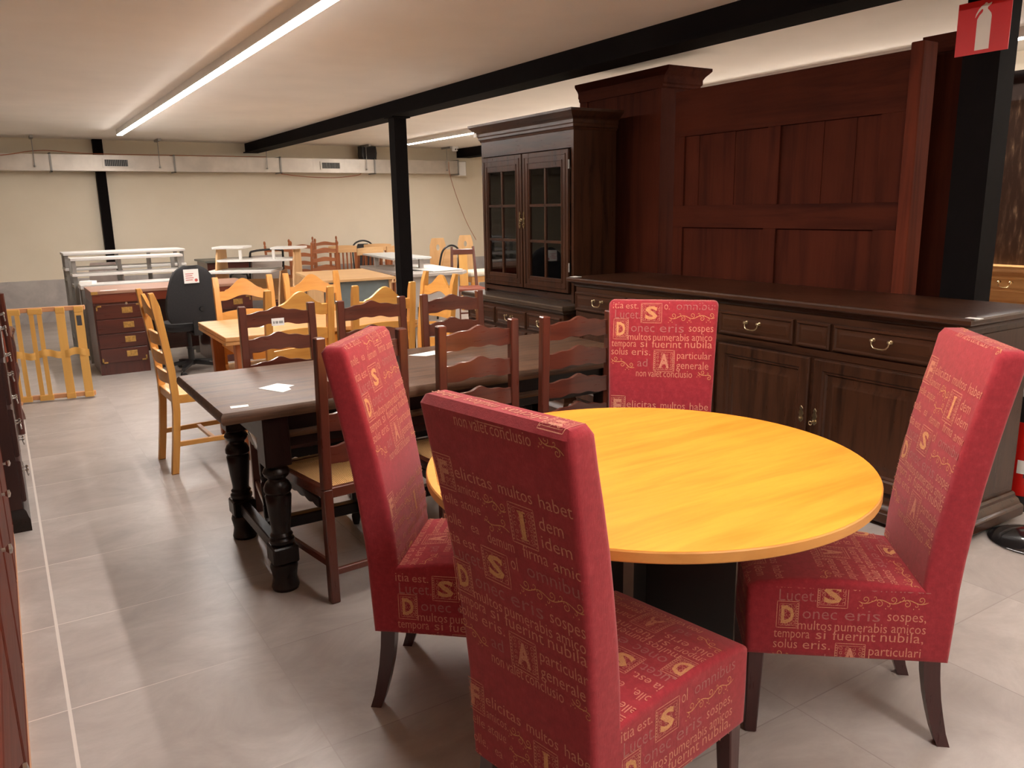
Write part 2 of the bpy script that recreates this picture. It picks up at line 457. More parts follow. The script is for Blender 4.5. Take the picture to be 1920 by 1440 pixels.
def stroke(pts, w, col, into=None):
    out = TILE if into is None else into
    n = len(pts); L = []
    for i, (x, y) in enumerate(pts):
        a, b = pts[max(i-1, 0)], pts[min(i+1, n-1)]
        dx, dy = b[0]-a[0], b[1]-a[1]; d = math.hypot(dx, dy) or 1
        ww = w*(1 if 0 < i < n-1 else .5)/2
        L.append(((x-dy/d*ww, y+dx/d*ww), (x+dy/d*ww, y-dx/d*ww)))
    for i in range(n-1): out.append(([L[i][0], L[i][1], L[i+1][1], L[i+1][0]], col))
def curl(cx, cy, r, a0, turns, w, col, dr=1):
    n = max(6, int(abs(turns)*10))
    stroke([(cx+r*(1-.75*i/n)*math.cos(a0+dr*2*PI*turns*i/n), cy+r*(1-.75*i/n)*math.sin(a0+dr*2*PI*turns*i/n)) for i in range(n+1)], w, col)
def seg(a, b, w, col, n=8):
    stroke([(a[0]+(b[0]-a[0])*i/n, a[1]+(b[1]-a[1])*i/n) for i in range(n+1)], w, col)
def initial(ch, u0, u1, v0, v1, col, fcol, dots, size=.6):
    for i, w in ((0, .0022), (.007, .0012)):
        seg((u0+i, v0+i), (u1-i, v0+i), w, fcol); seg((u0+i, v1-i), (u1-i, v1-i), w, fcol)
        seg((u0+i, v0+i), (u0+i, v1-i), w, fcol); seg((u1-i, v0+i), (u1-i, v1-i), w, fcol)
    for e in dots:
        for k in range(10):
            if e in 'lr':
                x = u0+.0035 if e == 'l' else u1-.0035; y = v0+.006+(v1-v0-.012)*k/9
            else:
                x = u0+.006+(u1-u0-.012)*k/9; y = v0+.0035 if e == 't' else v1-.0035
            TILE.append(([(x-.0018, y-.0018), (x+.0018, y-.0018), (x+.0018, y+.0018), (x-.0018, y+.0018)], fcol))
    rn = random.Random(ord(ch))
    for i in range(4):
        for j in range(5):
            cx = u0+.014+(u1-u0-.028)*(i+.2*rn.random())/3; cy = v0+.014+(v1-v0-.028)*(j+.2*rn.random())/4
            curl(cx, cy, .0055+.002*rn.random(), rn.random()*6.3, .9+.5*rn.random(), .0013, fcol, rn.choice((-1, 1)))
    P = glyphs(ch, .035); xs = [x for p in P for x, y in p]; ys = [y for p in P for x, y in p]
    w, hh = (u1-u0)*size, (v1-v0)*.68; cx, cy = (u0+u1)/2, (v0+v1)/2
    if ch == 'I': w *= .3
    for p in P: TILE.append(([(cx+((x-min(xs))/(max(xs)-min(xs))-.5)*w, cy-((y-min(ys))/(max(ys)-min(ys))-.5)*hh) for x, y in p], col))
    if ch == 'I':
        for y in (cy-hh/2, cy+hh/2): seg((cx-.012, y), (cx+.012, y), .004, col, 4)
def vine(u0, v0, u1, v1, n, col, r=.012, sgn=1):
    d = math.hypot(u1-u0, v1-v0); tx, ty = (u1-u0)/d, (v1-v0)/d
    def P(t): 
        s_ = math.sin(t*PI*n)*r*.45
        return (u0+tx*d*t-ty*s_, v0+ty*d*t+tx*s_)
    stroke([P(i/24) for i in range(25)], .002, col)
    for q in range(n):
        x, y = P((q+.5)/n); s_ = sgn*(1 if q % 2 else -1)
        cx, cy = x-ty*s_*r*.9, y+tx*s_*r*.9
        curl(cx, cy, r*.8, math.atan2(y-cy, x-cx), 1.15, .0017, col, s_)
        x, y = P((q+.15)/n); cx, cy = x+ty*s_*r*.6, y-tx*s_*r*.6
        curl(cx, cy, r*.5, math.atan2(y-cy, x-cx), .8, .0014, col, -s_)
        for a in (.8, 2.2): TILE.append(([(cx+r*.9*math.cos(a)+dx, cy+r*.9*math.sin(a)+dy) for dx, dy in ((-.0016, 0), (0, -.0022), (.0016, 0), (0, .0022))], col))
G, PALE, GR = 1, 2, 3
initial('F', .0, .066, .0, .078, PALE, PALE, 'r', .5)
put('elicitas', .072, .195, .043, .036, PALE); put('multos', .215, .315, .043, .036, PALE); put('habet', .335, .425, .043, .036, PALE)
put('amicos.', .072, .150, .076, .032, PALE)
put('velle', .0, .062, .112, .032, PALE); put('atque', .074, .140, .112, .032, PALE)
vine(.155, .068, .228, .080, 3, G, .012); vine(.150, .115, .228, .125, 2, G, .011, -1)
initial('I', .236, .312, .055, .140, G, PALE, 'lr')
put('dem', .325, .392, .090, .038, PALE); put('idem', .325, .408, .128, .036, PALE)
put('nolle,', .0, .068, .160, .034, PALE); put('ea', .095, .122, .160, .030, PALE); put('demum', .150, .235, .168, .034, PALE)
put('firma', .262, .335, .166, .036, PALE); put('amic', .350, .425, .168, .034, PALE)
put('itia', .0, .045, .205, .036, PALE); put('est.', .055, .108, .205, .032, PALE)
initial('S', .120, .206, .183, .258, G, PALE, 'l')
put('ol', .216, .238, .207, .040, PALE); put('omnibus', .266, .435, .207, .040, GR)
put('Lucet.', .010, .117, .243, .045, GR)
vine(.236, .236, .430, .232, 5, G, .013)
initial('D', .006, .068, .245, .322, G, PALE, 'r')
put('onec', .080, .178, .293, .044, GR); put('eris', .200, .300, .293, .044, GR); put('sospes,', .320, .428, .289, .038, PALE)
put('multos', .068, .165, .325, .036, PALE); put('numerabis', .174, .322, .325, .036, PALE); put('amicos', .334, .430, .323, .036, PALE)
put('tempora', .0, .104, .351, .036, PALE); put('si', .122, .150, .351, .036, PALE); put('fuerint', .170, .292, .352, .038, PALE); put('nubila,', .306, .426, .350, .038, PALE)
put('solus', .0, .070, .382, .036, PALE); put('eris.', .086, .165, .382, .036, PALE)
initial('A', .180, .265, .361, .442, PALE, PALE, 'lr', .5)
put('particulari', .276, .422, .392, .036, PALE)
vine(.0, .398, .100, .430, 3, G, .012)
put('ad', .112, .154, .425, .040, GR); put('generale', .274, .405, .430, .038, PALE)
put('non', .108, .150, .463, .036, PALE); put('valet', .158, .215, .463, .036, PALE); put('conclusio', .222, .340, .463, .036, PALE)
vine(.364, .440, .425, .462, 2, G, .011)
PER = .54
_tri = [(p, c, min(y for x, y in p), max(y for x, y in p), min(x for x, y in p), max(x for x, y in p)) for p, c in TILE]

def clip_poly(p, a, b, c):
    """keep a*x+b*y<=c"""
    out = []
    for i in range(len(p)):
        P, Q = p[i], p[(i+1) % len(p)]
        dp, dq = a*P[0]+b*P[1]-c, a*Q[0]+b*Q[1]-c
        if dp <= 0: out.append(P)
        if (dp < 0 < dq) or (dq < 0 < dp):
            t = dp/(dp-dq); out.append((P[0]+(Q[0]-P[0])*t, P[1]+(Q[1]-P[1])*t))
    return out
def lettering(bm_add, fn, L, wtop, wbot, v_at0, du=0, ushift=0):
    """lay the repeat on a panel of length L and half-widths wtop..wbot; v_at0 = repeat coordinate at panel v=0.
    fn(x, v) -> 3D point, x across from the panel's middle, v down the panel"""
    n0 = math.floor(v_at0/PER)-1
    W = max(wtop, wbot)
    for nrep in range(n0, n0+4):
        for us in (ushift-.45, ushift, ushift+.45) if ushift else (0,):
            for p, c, v0, v1, u0, u1 in _tri:
                a = v0+nrep*PER-v_at0; bb = v1+nrep*PER-v_at0
                if bb < .004 or a > L-.004: continue
                if u0*.90+us+du > 2*W or u1*.90+us+du < 0: continue
                q = [(x*.90+us+du-W, y+nrep*PER-v_at0) for x, y in p]
                sl = (wbot-wtop)/L
                inside = all(.004 < y < L-.004 and abs(x) < wtop+sl*y-.008 for x, y in q)
                if not inside:
                    for abc in ((0, -1, -.004), (0, 1, L-.004), (1, -sl, wtop-.008), (-1, -sl, wtop-.008)):
                        q = clip_poly(q, *abc)
                        if len(q) < 3: break
                    if len(q) < 3: continue
                bm_add([fn(x, y) for x, y in q], c)

# ------------------------------------------------------------------ red upholstered chairs
ZL = [.243, .36, .455, .54, .64, .74, .84, .93, 1.01, 1.075]           # levels up the back
YR = [.004, -.002, -.006, -.012, -.022, -.034, -.050, -.066, -.082, -.094]  # rear of the back
YF = [.085, .085, .085, .080, .068, .052, .034, .014, -.006, -.020]     # front of the back
SY = [.085, .20, .32, .43, .505, .532]                                  # seat, towards the front edge
SZ = [.455, .468, .472, .468, .458, .440]
def half_w(z): return .184+(.206-.184)*max(0, (z-.45))/.64 if z > .45 else .184+.004*(.45-z)
def seat_w(y): return .184+.012*max(0, min(1, (y-.085)/.4))
def path_fn(pts, off, xs=1):
    """pts: (y,z) polyline; returns v -> (y,z) with an outward offset to the left of travel"""
    cum = [0]
    for a, b_ in zip(pts, pts[1:]): cum.append(cum[-1]+math.hypot(b_[0]-a[0], b_[1]-a[1]))
    def fn(v):
        for i in range(len(pts)-1):
            if v <= cum[i+1] or i == len(pts)-2:
                t = (v-cum[i])/(cum[i+1]-cum[i]); a, b_ = pts[i], pts[i+1]
                dy, dz = (b_[0]-a[0])/(cum[i+1]-cum[i]), (b_[1]-a[1])/(cum[i+1]-cum[i])
                return a[0]+(b_[0]-a[0])*t+dz*off, a[1]+(b_[1]-a[1])*t-dy*off
    return fn, cum[-1]
def red_chair(name_label, loc, ang, front0, rear0, side0, seat0, letter):
    t = thing('upholstered_chair', name_label, 'chair', loc, ang-PI/2, 'red upholstered chairs round the golden table')
    cover = MB(); bm = cover.bm
    nb = len(ZL)
    def two(y, z, w): return (bm.verts.new((-w, y, z)), bm.verts.new((w, y, z)))
    R = [two(YR[i], ZL[i], half_w(ZL[i])) for i in range(nb)]
    F = [two(YF[i], ZL[i], half_w(ZL[i])) for i in range(nb)]
    TP = [two(-.080, 1.092, .203), two(-.034, 1.092, .203)]
    S = [F[2]]+[two(SY[i], SZ[i], seat_w(SY[i])) for i in range(1, 6)]
    Bt = [F[0]]+[two(SY[i] if i < 5 else .530, .243, seat_w(SY[i])) for i in range(1, 6)]
    mid = [two(SY[i] if i < 5 else .533, .36, seat_w(SY[i])) for i in range(6)]
    mid[0] = F[1]
    cells = []
    for i in range(nb-1): cells.append((R[i], F[i], F[i+1], R[i+1]))
    cells.append((R[-1], F[-1], TP[1], TP[0]))
    for i in range(5):
        cells.append((Bt[i], Bt[i+1], mid[i+1], mid[i])); cells.append((mid[i], mid[i+1], S[i+1], S[i]))
    for c in cells:
        bm.faces.new([q[1] for q in c]); bm.faces.new([q[0] for q in c][::-1])
    outline = R+TP+F[::-1][:nb-2]+S[1:]+[mid[5], Bt[5]]+Bt[1:5][::-1]+[F[0]]
    m_ = len(outline); side_edges = []
    for i in range(m_):
        a, c = outline[i], outline[(i+1) % m_]
        bm.faces.new((a[0], c[0], c[1], a[1]))
    bm.edges.ensure_lookup_table()
    oset = [set(), set()]
    for i in range(m_):
        for k_ in (0, 1): oset[k_].add(frozenset((outline[i][k_], outline[(i+1) % m_][k_])))
    es = [e for e in bm.edges if frozenset(e.verts) in oset[0] or frozenset(e.verts) in oset[1]]
    bmesh.ops.recalc_face_normals(bm, faces=bm.faces[:])
    bmesh.ops.bevel(bm, geom=es, offset=.018, segments=4, affect='EDGES', profile=.55, clamp_overlap=True)
    cover._done(0)
    # seam: thin piping line round the rear panel
    cover.mi = 0
    def add(pts, c):
        try: f = bm.faces.new([bm.verts.new(p) for p in pts])
        except ValueError: return
        f.material_index = c; f.tag = True
        if f.calc_area() > 0: add.F.append(f)
    add.F = []
    off = .0009
    bmesh.ops.recalc_face_normals(bm, faces=bm.faces[:])
    if 'r' in letter:
        fn, L = path_fn([(YR[i], ZL[i]) for i in range(nb)][::-1], off)
        lettering(add, lambda x, v: (x, *fn(v)), L, .206, .184, rear0, du=.016)
    if 'f' in letter:
        fn, L = path_fn([(-.094, 1.078), (-.080, 1.092), (-.034, 1.092)]+[(YF[i], ZL[i]) for i in range(nb)][::-1][:nb-2], -off)
        lettering(add, lambda x, v: (-x, *fn(v)), L, .204, .184, front0-.083, du=.016)
    if 's' in letter:
        fn, L = path_fn([(SY[i], SZ[i]) for i in range(6)]+[(.533, .36), (.530, .243)], -off)
        lettering(add, lambda x, v: (-x, *fn(v)), L, .184, .196, seat0)
    for sg in (-1, 1):
        if ('L' if sg < 0 else 'R') in letter:
            # side of the seat, read from outside
            def sp_(x, v):
                y = .268+x if sg > 0 else .268-x
                return (sg*(seat_w(y)+off), y, .452-v)
            lettering(add, sp_, .205, .25, .25, side0, du=.06)
    cover.build('cover', [M['red_fabric'], M['gold_thread'], M['pale_thread'], M['grey_thread']], t, sharp=40, fix=False)
    for sx in (-1, 1):
        b = MB(); b.loft([[(sx*x-w, y-w, z), (sx*x+w, y-w, z), (sx*x+w, y+w, z), (sx*x-w, y+w, z)] for x, y, z, w in ((.158, .046, .26, .021), (.161, .042, .20, .0205), (.164, .034, .14, .0195), (.167, .024, .09, .0185), (.170, .012, .04, .017), (.172, -.002, 0, .016))])
        b.build('leg', M['red_leg'], t)
        b = MB(); b.bar((sx*.166, .500, .26), (sx*.174, .504, 0), .044, .044, (0, 1, 0), .003, .034, .032); b.build('leg', M['red_leg'], t)
    return t
rc = math.radians
red_chair('red lettered chair with its tall back towards us, in front of the round table', (.797, 1.227, 0), rc(10.5), .075, .435, .17, .06, 'rfsR')
red_chair('red lettered chair between the dark long table and the round table', (.900, 2.161, 0), rc(-40.8), .115, .3, .165, .33, 'fsR')
red_chair('red lettered chair at the far side of the round table, before the sideboard', (2.087, 2.233, 0), rc(-136.6), .188, .2, .1, .2, 'fs')
red_chair('red lettered chair right of the round table, beside the fire extinguisher', (2.111, 1.133, 0), rc(138.5), -.07, .3, .20, .21, 'fsL')

# ------------------------------------------------------------------ round table
t = thing('round_table', 'round golden wood table with black base between the red chairs', 'table', (1.453, 1.612, 0), 0)
b = MB(); b.lathe([(.0005, .722), (.606, .722), (.6095, .7255), (.6095, .7465), (.6075, .7495), (.0005, .7495)], seg=96); top = b
ob = MB(); ob.lathe([(.0005, .7496), (.6072, .7496), (.6068, .7506), (.0005, .7506)], seg=96)
b.build('edge_band', M['round_edge'], t); ob.build('tabletop', M['round_top'], t)
for a, l0, l1 in ((rc(-54.5), -.22, .262), (rc(35.5), .0142, .17), (rc(35.5), -.17, -.0142)):
    b = MB(); b.M = Matrix.Rotation(a, 4, 'Z'); b.box((l0, -.014, .0), (l1, .014, .7215)); p_ = b.build('base_panel', M['table_black'], t, flat=True)
    e = l1 if l1 > .1 else l0; d_ = .0015 if e > 0 else -.0015
    b = MB(); b.M = Matrix.Rotation(a, 4, 'Z'); b.box((e+d_*.1, -.014, .0), (e+d_, .014, .7215)); b.build('lit_edge_strip', M['lit_edge'], p_, flat=True)  # thin strip painting the lit end of the black panel

# ------------------------------------------------------------------ brown ladder-back chairs with rush seats (local: faces +Y, origin under the rear posts)
def scallop(u, x): return .5*(1+math.cos(PI*max(-1, min(1, u*1.25))))
def slat(b, w, z0, h, th, y, crown, ripple, bow, mirror=1):
    def fn(u, v):
        s_ = u*2-1; c = .5*(1+math.cos(PI*max(-1, min(1, s_*1.15))))
        rp = ripple*math.cos(s_*PI*3.2)*(1-s_*s_)
        zt = z0+h*.5+crown*c+rp; zb = z0-h*.5+crown*.45*c-rp*.7
        return ((s_*w, y-bow*(1-s_*s_), zb+(zt-zb)*v), (0, 1, 0))
    b.slab(fn, 28, 2, th)
PROF_LEG = [(.0005, 0), (.014, 0), (.018, .015), (.021, .04), (.015, .065), (.019, .075), (.019, .085), (.014, .1), (.018, .2), (.022, .27), (.016, .285), (.021, .30), (.021, .31), (.0005, .312)]
def ladder_chair(label):
    t = thing('ladder_back_chair', label, 'chair', (0, 0, 0), 0, 'brown ladder-back chairs at the dark table')
    for sx in (-1, 1):
        b = MB(); b.bar((sx*.168, 0, 0), (sx*.168, .004, .45), .036, .036, (0, 1, 0), .003)
        b.bar((sx*.168, .004, .4495), (sx*.163, -.012, 1.015), .036, .036, (0, 1, 0), .004); b.build('back_post', M['brownZ'], t)
    for i in range(4):
        b = MB(); z = .945-i*.122
        slat(b, .152, z, .064, .017, -.004-.006*(z-.5), .022, .0055, .012); b.build('slat', M['brownX'], t)
    b = MB()
    b.box((-.17, -.012, .415), (.17, .012, .455), .003); b.box((-.215, .395, .415), (.215, .43, .455), .004)
    for sx in (-1, 1): b.bar((sx*.17, .0, .435), (sx*.205, .41, .435), .028, .04, bev=.003)
    sf = b.build('seat_frame', M['brownX'], t)
    def rush(u, v):
        s_, q = u*2-1, v; w = .158+.036*q
        hgt = .012*(1-max(abs(s_), abs(2*q-1))**3)
        return (s_*w, .012+.385*q, .452+hgt)
    b = MB(); b.grid(rush, 24, 24)
    b.build('seat', M['rush'], t)
    for sx in (-1, 1):
        b = MB(); b.M = Matrix.Translation((sx*.2, .412, 0)); b.lathe(PROF_LEG, seg=12); b.box((-.02, -.02, .31), (.02, .02, .458), .003); b.box((-.017, -.017, .11), (.017, .017, .17), .003); b.build('leg', M['turnedZ'], t)
    # wavy apron, stretchers
    pts = []
    for i in range(41):
        s_ = i/20-1; pts.append((s_*.18, .408-.022-.008*abs(math.sin(s_*9))-.012*(1-s_*s_)))
    b = MB(); b.prism([(-.18, .414), (.18, .414)]+pts[::-1], .404, .418); b.build('apron', M['turnedX'], t)
    b = MB(); b.bar((-.168, 0, .12), (.168, 0, .12), .018, .026, bev=.003); b.build('stretcher', M['brownX'], t)
    for sx in (-1, 1):
        b = MB(); b.bar((sx*.168, 0, .15), (sx*.2, .41, .15), .018, .026, bev=.003); b.build('stretcher', M['brownY'], t)
        b = MB(); pts = []
        b.prism([(.02, .412), (.39, .412)]+[(.39-.37*i/30, .385-.008*abs(math.sin(i*.5))) for i in range(31)], sx*.188-.006, sx*.188+.006, 'YZ'); b.build('apron', M['turnedY'], t)
    return t
GL = 'brown ladder-back chairs at the dark table'
c0 = ladder_chair('brown ladder-back chair showing its rush seat, near side of dark table, left end')
c0.location = (1.075, 2.735, 0); c0.rotation_euler = (0, 0, rc(4))
dup(c0, 'brown ladder-back chair on the near side of the dark table, middle of three', (1.545, 2.70, 0), rc(0))
dup(c0, 'brown ladder-back chair on the near side of the dark table, next to far red chair', (2.005, 2.66, 0), rc(-3))
far1 = dup(c0, 'brown ladder-back chair with a white price label, far side of the dark table', (1.098, 3.835, 0), rc(176))
dup(c0, 'brown ladder-back chair on the far side of the dark table, middle of three', (1.555, 3.765, 0), rc(178))
dup(c0, 'brown ladder-back chair on the far side of the dark table, nearest the glazed cabinet', (2.010, 3.755, 0), rc(178))
lab = thing('price_label', 'white price label with dark digits stuck on the top slat of a brown chair', 'label', (1.098, 3.835, 0), rc(176))
b = MB(); b.box((-.030, -.0099, .912), (.030, -.0091, .948)); b.build('label_paper', M['paper'], lab, flat=True)
b = MB()
for i in range(12):
    if i in (5, 9): continue
    b.box((-.024+i*.0040, -.0090, .922), (-.0215+i*.0040, -.0088, .934))
b.build('print', M['print_black'], lab, flat=True)
# ------------------------------------------------------------------ dark refectory table
t = thing('dining_table', 'long dark oak table with turned legs and brown chairs on both sides', 'table', (1.60, 3.28, 0))
b = MB()
prof = [(0, .705), (.0, .705), (.012, .708), (.018, .718), (.020, .728), (.018, .742), (.010, .752), (.0, .755)]
def rnd_top(b, hx, hy, prof):
    loops = [[(-hx-o, -hy-o, z), (hx+o, -hy-o, z), (hx+o, hy+o, z), (-hx-o, hy+o, z)] for o, z in prof]
    b.loft(loops)
rnd_top(b, .99, .395, prof[1:])
b.build('tabletop', M['table_oakX'], t)
for sx in (-1, 1):
    for sy in (-1, 1):
        b = MB(); b.M = Matrix.Translation((sx*.81, sy*.305-.025, 0))
        b.box((-.05, -.05, .51), (.05, .05, .704), .004)
        b.lathe([(.0005, .0), (.050, .0), (.054, .012), (.050, .028), (.046, .05), (.050, .075), (.054, .095), (.050, .108), (.040, .116), (.0005, .117)], seg=20)
        b.box((-.05, -.05, .115), (.05, .05, .185), .006)
        b.lathe([(.0005, .184), (.040, .185), (.048, .197), (.048, .208), (.040, .216), (.044, .226), (.036, .236), (.036, .25), (.042, .30), (.047, .35), (.050, .385), (.045, .395), (.052, .405), (.052, .420), (.044, .438), (.034, .447), (.034, .455), (.046, .466), (.052, .480), (.046, .494), (.036, .503), (.036, .511), (.0005, .512)], seg=20)
        b.build('leg', M['turnedZ'], t)
for sy in (-1, 1):
    b = MB(); b.box((-.758, sy*.305-.043, .575), (.758, sy*.305-.007, .704)); b.build('apron', M['turnedX'], t)
    b = MB(); b.loft([[(x, -.025+sy*.305+sy*q, z) for q, z in ((.0185, .612), (.026, .612), (.034, .622), (.034, .632), (.026, .640), (.0185, .640))] for x in (-.757, .757)]); b.build('apron_moulding', M['table_oakX'], t)
for sx in (-1, 1):
    b = MB(); b.box((sx*.81-.018, -.278, .575), (sx*.81+.018, .228, .704)); b.build('apron', M['turnedY'], t)
    b = MB(); b.box((sx*.81-.022, -.278, .125), (sx*.81+.022, .228, .175), .004); b.build('stretcher', M['turnedY'], t)
b = MB(); b.box((-.786, -.049, .125), (.786, -.001, .175), .004); b.build('stretcher', M['turnedX'], t)

def sheet(name, label, pts, z, cat='paper', th=.0012, mat='paper'):
    cx = sum(p[0] for p in pts)/len(pts); cy = sum(p[1] for p in pts)/len(pts)
    b = MB(); b.prism([(x-cx, y-cy) for x, y in pts], 0, th, 'XY')
    o = b.build(name, M[mat], flat=True); o.location = (cx, cy, z)
    return tag(o, label, cat)
sheet('paper_sheet', 'white folded paper sheet lying in the middle of the dark table left end', [(.813, 3.204), (.905, 3.25), (.952, 3.172), (.922, 3.15), (.918, 3.105), (.874, 3.07)], .7553)
sheet('paper_label', 'small white label strip on the near left corner of the dark table', [(.645, 2.958), (.708, 2.948), (.702, 2.915), (.640, 2.922)], .7553, 'label')
sheet('paper_sheet', 'white paper sheet on the dark table behind the middle near chair', [(1.62, 3.50), (1.80, 3.545), (1.86, 3.47), (1.68, 3.43)], .7553)

# ------------------------------------------------------------------ honey oak table and its chairs
t = thing('dining_table', 'honey-coloured oak table surrounded by yellow oak chairs', 'table', (1.635, 5.06, 0), rc(-1))
b = MB(); b.box((-.60, -.40, .728), (.60, .40, .755), .003); b.build('tabletop', M['table_honeyX'], t)
for sx in (-1, 1):
    b = MB(); b.box((sx*.60-(.3 if sx > 0 else 0), -.395, .704), (sx*.60+(.3 if sx < 0 else 0), .395, .7275), .003); b.build('draw_leaf', M['table_honeyX'], t)
for sy in (-1, 1):
    b = MB(); b.box((-.44, sy*.33-.012, .60), (.44, sy*.33+.012, .7035)); b.build('apron', M['yellowX'], t)
for sx in (-1, 1):
    b = MB(); b.box((sx*.47-.012, -.30, .60), (sx*.47+.012, .30, .7035)); b.build('apron', M['yellowY'], t)
    for sy in ((-1, 1) if sx < 0 else ()):
        b = MB(); b.bar((sx*.505, sy*.33, .703), (sx*.505, sy*.33, 0), .07, .07, (0, 1, 0), .004, .055, .055); b.build('leg', M['far_brownZ'], t)
b = MB(); b.box((.445, -.04, 0), (.495, .27, .5995), .004); b.build('end_panel', M['far_brownZ'], t)
sheet('paper_sheet', 'white paper on the honey oak table behind the labelled brown chair', [(1.30, 5.03), (1.42, 5.04), (1.43, 4.96), (1.31, 4.95)], .7554)

def oak_chair(label):
    t = thing('dining_chair', label, 'chair', (0, 0, 0), 0, 'yellow oak chairs round the honey oak table')
    for sx in (-1, 1):
        # curved rear post with a stepped top
        pts = [(-.030, 0), (-.004, .20), (.012, .36), (.014, .46), (.008, .60), (-.012, .78), (-.034, .93), (-.050, 1.03)]
        poly = [(y-.019, z) for y, z in pts[:-1]]+[(-.066, 1.030)]+[(-.040, 1.032), (-.024, .985), (-.014, .955)]+[(y+.019, z) for y, z in pts[:-2][::-1]]
        b = MB(); b.prism(poly, sx*.178-.019, sx*.178+.019, 'YZ', .004); b.build('back_post', M['yellowZ'], t)
    def crest(u, v):
        s_ = u*2-1
        c = .5*(1+math.cos(PI*max(-1, min(1, s_*1.35))))
        st = -.010*max(0, min(1, (abs(s_)-.72)/.06))
        zt = .945+.070*c+st; zb = .875+.030*(.5*(1+math.cos(PI*max(-1, min(1, s_*1.2)))))
        z = zb+(zt-zb)*v
        return ((s_*.160, -.022-.155*(z-.87)-.016*(1-s_*s_), z), (0, .97, .15))
    b = MB(); b.slab(crest, 28, 4, .018); b.build('slat', M['yellowX'], t)
    for z0 in (.765, .655, .545):
        def sl(u, v, z0=z0):
            s_ = u*2-1; z = z0-.030+.060*v+.014*(1-s_*s_)*v
            return ((s_*.160, .014-.09*(z-.5)-.024*(1-s_*s_), z), (0, .98, .1))
        b = MB(); b.slab(sl, 16, 2, .016); b.build('slat', M['yellowX'], t)
    b = MB(); b.box((-.16, .0, .405), (.16, .024, .455), .003); b.box((-.21, .40, .405), (.21, .43, .455), .004)
    for sx in (-1, 1): b.bar((sx*.178, .03, .43), (sx*.20, .405, .43), .026, .05, bev=.003)
    b.build('seat_frame', M['yellowX'], t)
    b = MB(); b.grid(lambda u, v: ((u*2-1)*(.168+.024*v), .02+.39*v, .454+.014*(1-max(abs(u*2-1), abs(2*v-1))**4)), 20, 20); b.build('seat', M['pale_rush'], t)
    for sx in (-1, 1):
        b = MB(); b.bar((sx*.195, .412, .406), (sx*.195, .412, 0), .04, .04, (0, 1, 0), .003, .034, .034); b.build('leg', M['yellowZ'], t)
        b = MB(); b.bar((sx*.178, -.008, .17), (sx*.195, .40, .17), .018, .028, bev=.002); b.build('stretcher', M['yellowY'], t)
    b = MB(); b.bar((-.183, .20, .17), (.183, .20, .17), .026, .018, bev=.002); b.build('stretcher', M['yellowX'], t)
    return t
o0 = oak_chair('yellow oak chair seen from the side, at the left end of the honey table')
o0.location = (.715, 4.885, 0); o0.rotation_euler = (0, 0, rc(-88))
dup(o0, 'yellow oak chair near side of the honey table, behind the labelled brown chair', (1.385, 4.435, 0), rc(1))
dup(o0, 'yellow oak chair near side of the honey table, close to the black post', (1.865, 4.37, 0), rc(0))
dup(o0, 'yellow oak chair far side of the honey table, beside the black office chair', (1.37, 5.505, 0), rc(178))
dup(o0, 'yellow oak chair far side of the honey table, before the beech desk', (1.84, 5.495, 0), rc(177))
dup(o0, 'yellow oak chair at the right end of the honey table, right of the black post', (2.445, 4.825, 0), rc(96))

# ------------------------------------------------------------------ cabinet pieces. Local frame: X along the front, front faces -Y, z up
DOOR = [(0, .019), (0, .006), (.006, 0), (.052, 0), (.060, .007), (.066, .007), (.074, .016), (.094, .016), (.116, .003), (.122, .003)]
DRAW = [(0, .019), (0, .006), (.006, 0), (.011, 0), (.018, .008), (.024, .008), (.038, .001), (.042, .001)]
def front(b, x0, x1, z0, z1, y, steps, push=.019):
    b.rings(x0, x1, z0, z1, [(i, y-push+d) for i, d in steps])
def bail_handle(parent, x, y, z, mat='brass', w=.042):
    b = MB()
    for s_ in (-1, 1):
        b.M = Matrix.Translation((x+s_*w, y, z)); b.lathe([(.0005, 0), (.009, -.001), (.009, -.003), (.004, -.005), (.004, -.014), (.008, -.017), (.0085, -.022), (.004, -.027), (.0005, -.028)], axis='Y', seg=10)
    b.M = Matrix()
    pts = [(x-w, y-.019, z-.004), (x-w+.002, y-.021, z-.018), (x-w+.012, y-.023, z-.030), (x-w+.024, y-.024, z-.034), (x, y-.024, z-.035), (x+w-.024, y-.024, z-.034), (x+w-.012, y-.023, z-.030), (x+w-.002, y-.021, z-.018), (x+w, y-.019, z-.004)]
    b.tube(pts, [.003, .003, .003, .0042, .0036, .0042, .003, .003, .003], 8)
    return b.build('handle', M[mat], parent)
def escutcheon(parent, x, y, z, mat='brass', h=.085):
    b = MB(); pts = []
    ks = [(.0, 1), (.006, .93), (.010, .84), (.005, .74), (.012, .62), (.014, .52), (.008, .42), (.013, .30), (.013, .16), (.006, .06), (.0, 0)]
    pts = [(x+w, z-h+h*k) for w, k in ks]+[(x-w, z-h+h*k) for w, k in ks[1:-1][::-1]]
    b.prism(pts, y-.003, y, 'XZ', .0008)
    b.lathe([(.0005, 0), (.005, -.002), (.006, -.006), (.0005, -.009)], (x, y-.003, z-h*.75), 8, 'Y')
    return b.build('escutcheon', M[mat], parent)
def key(parent, x, y, z):
    b = MB(); b.tube([(x, y, z), (x, y-.022, z)], .0025, 6)
    b.tube([(x+.009*math.cos(a), y-.028, z+.009*math.sin(a)-.004) for a in [2*PI*i/12 for i in range(13)]], .002, 6); return b.build('key', M['brass'], parent)

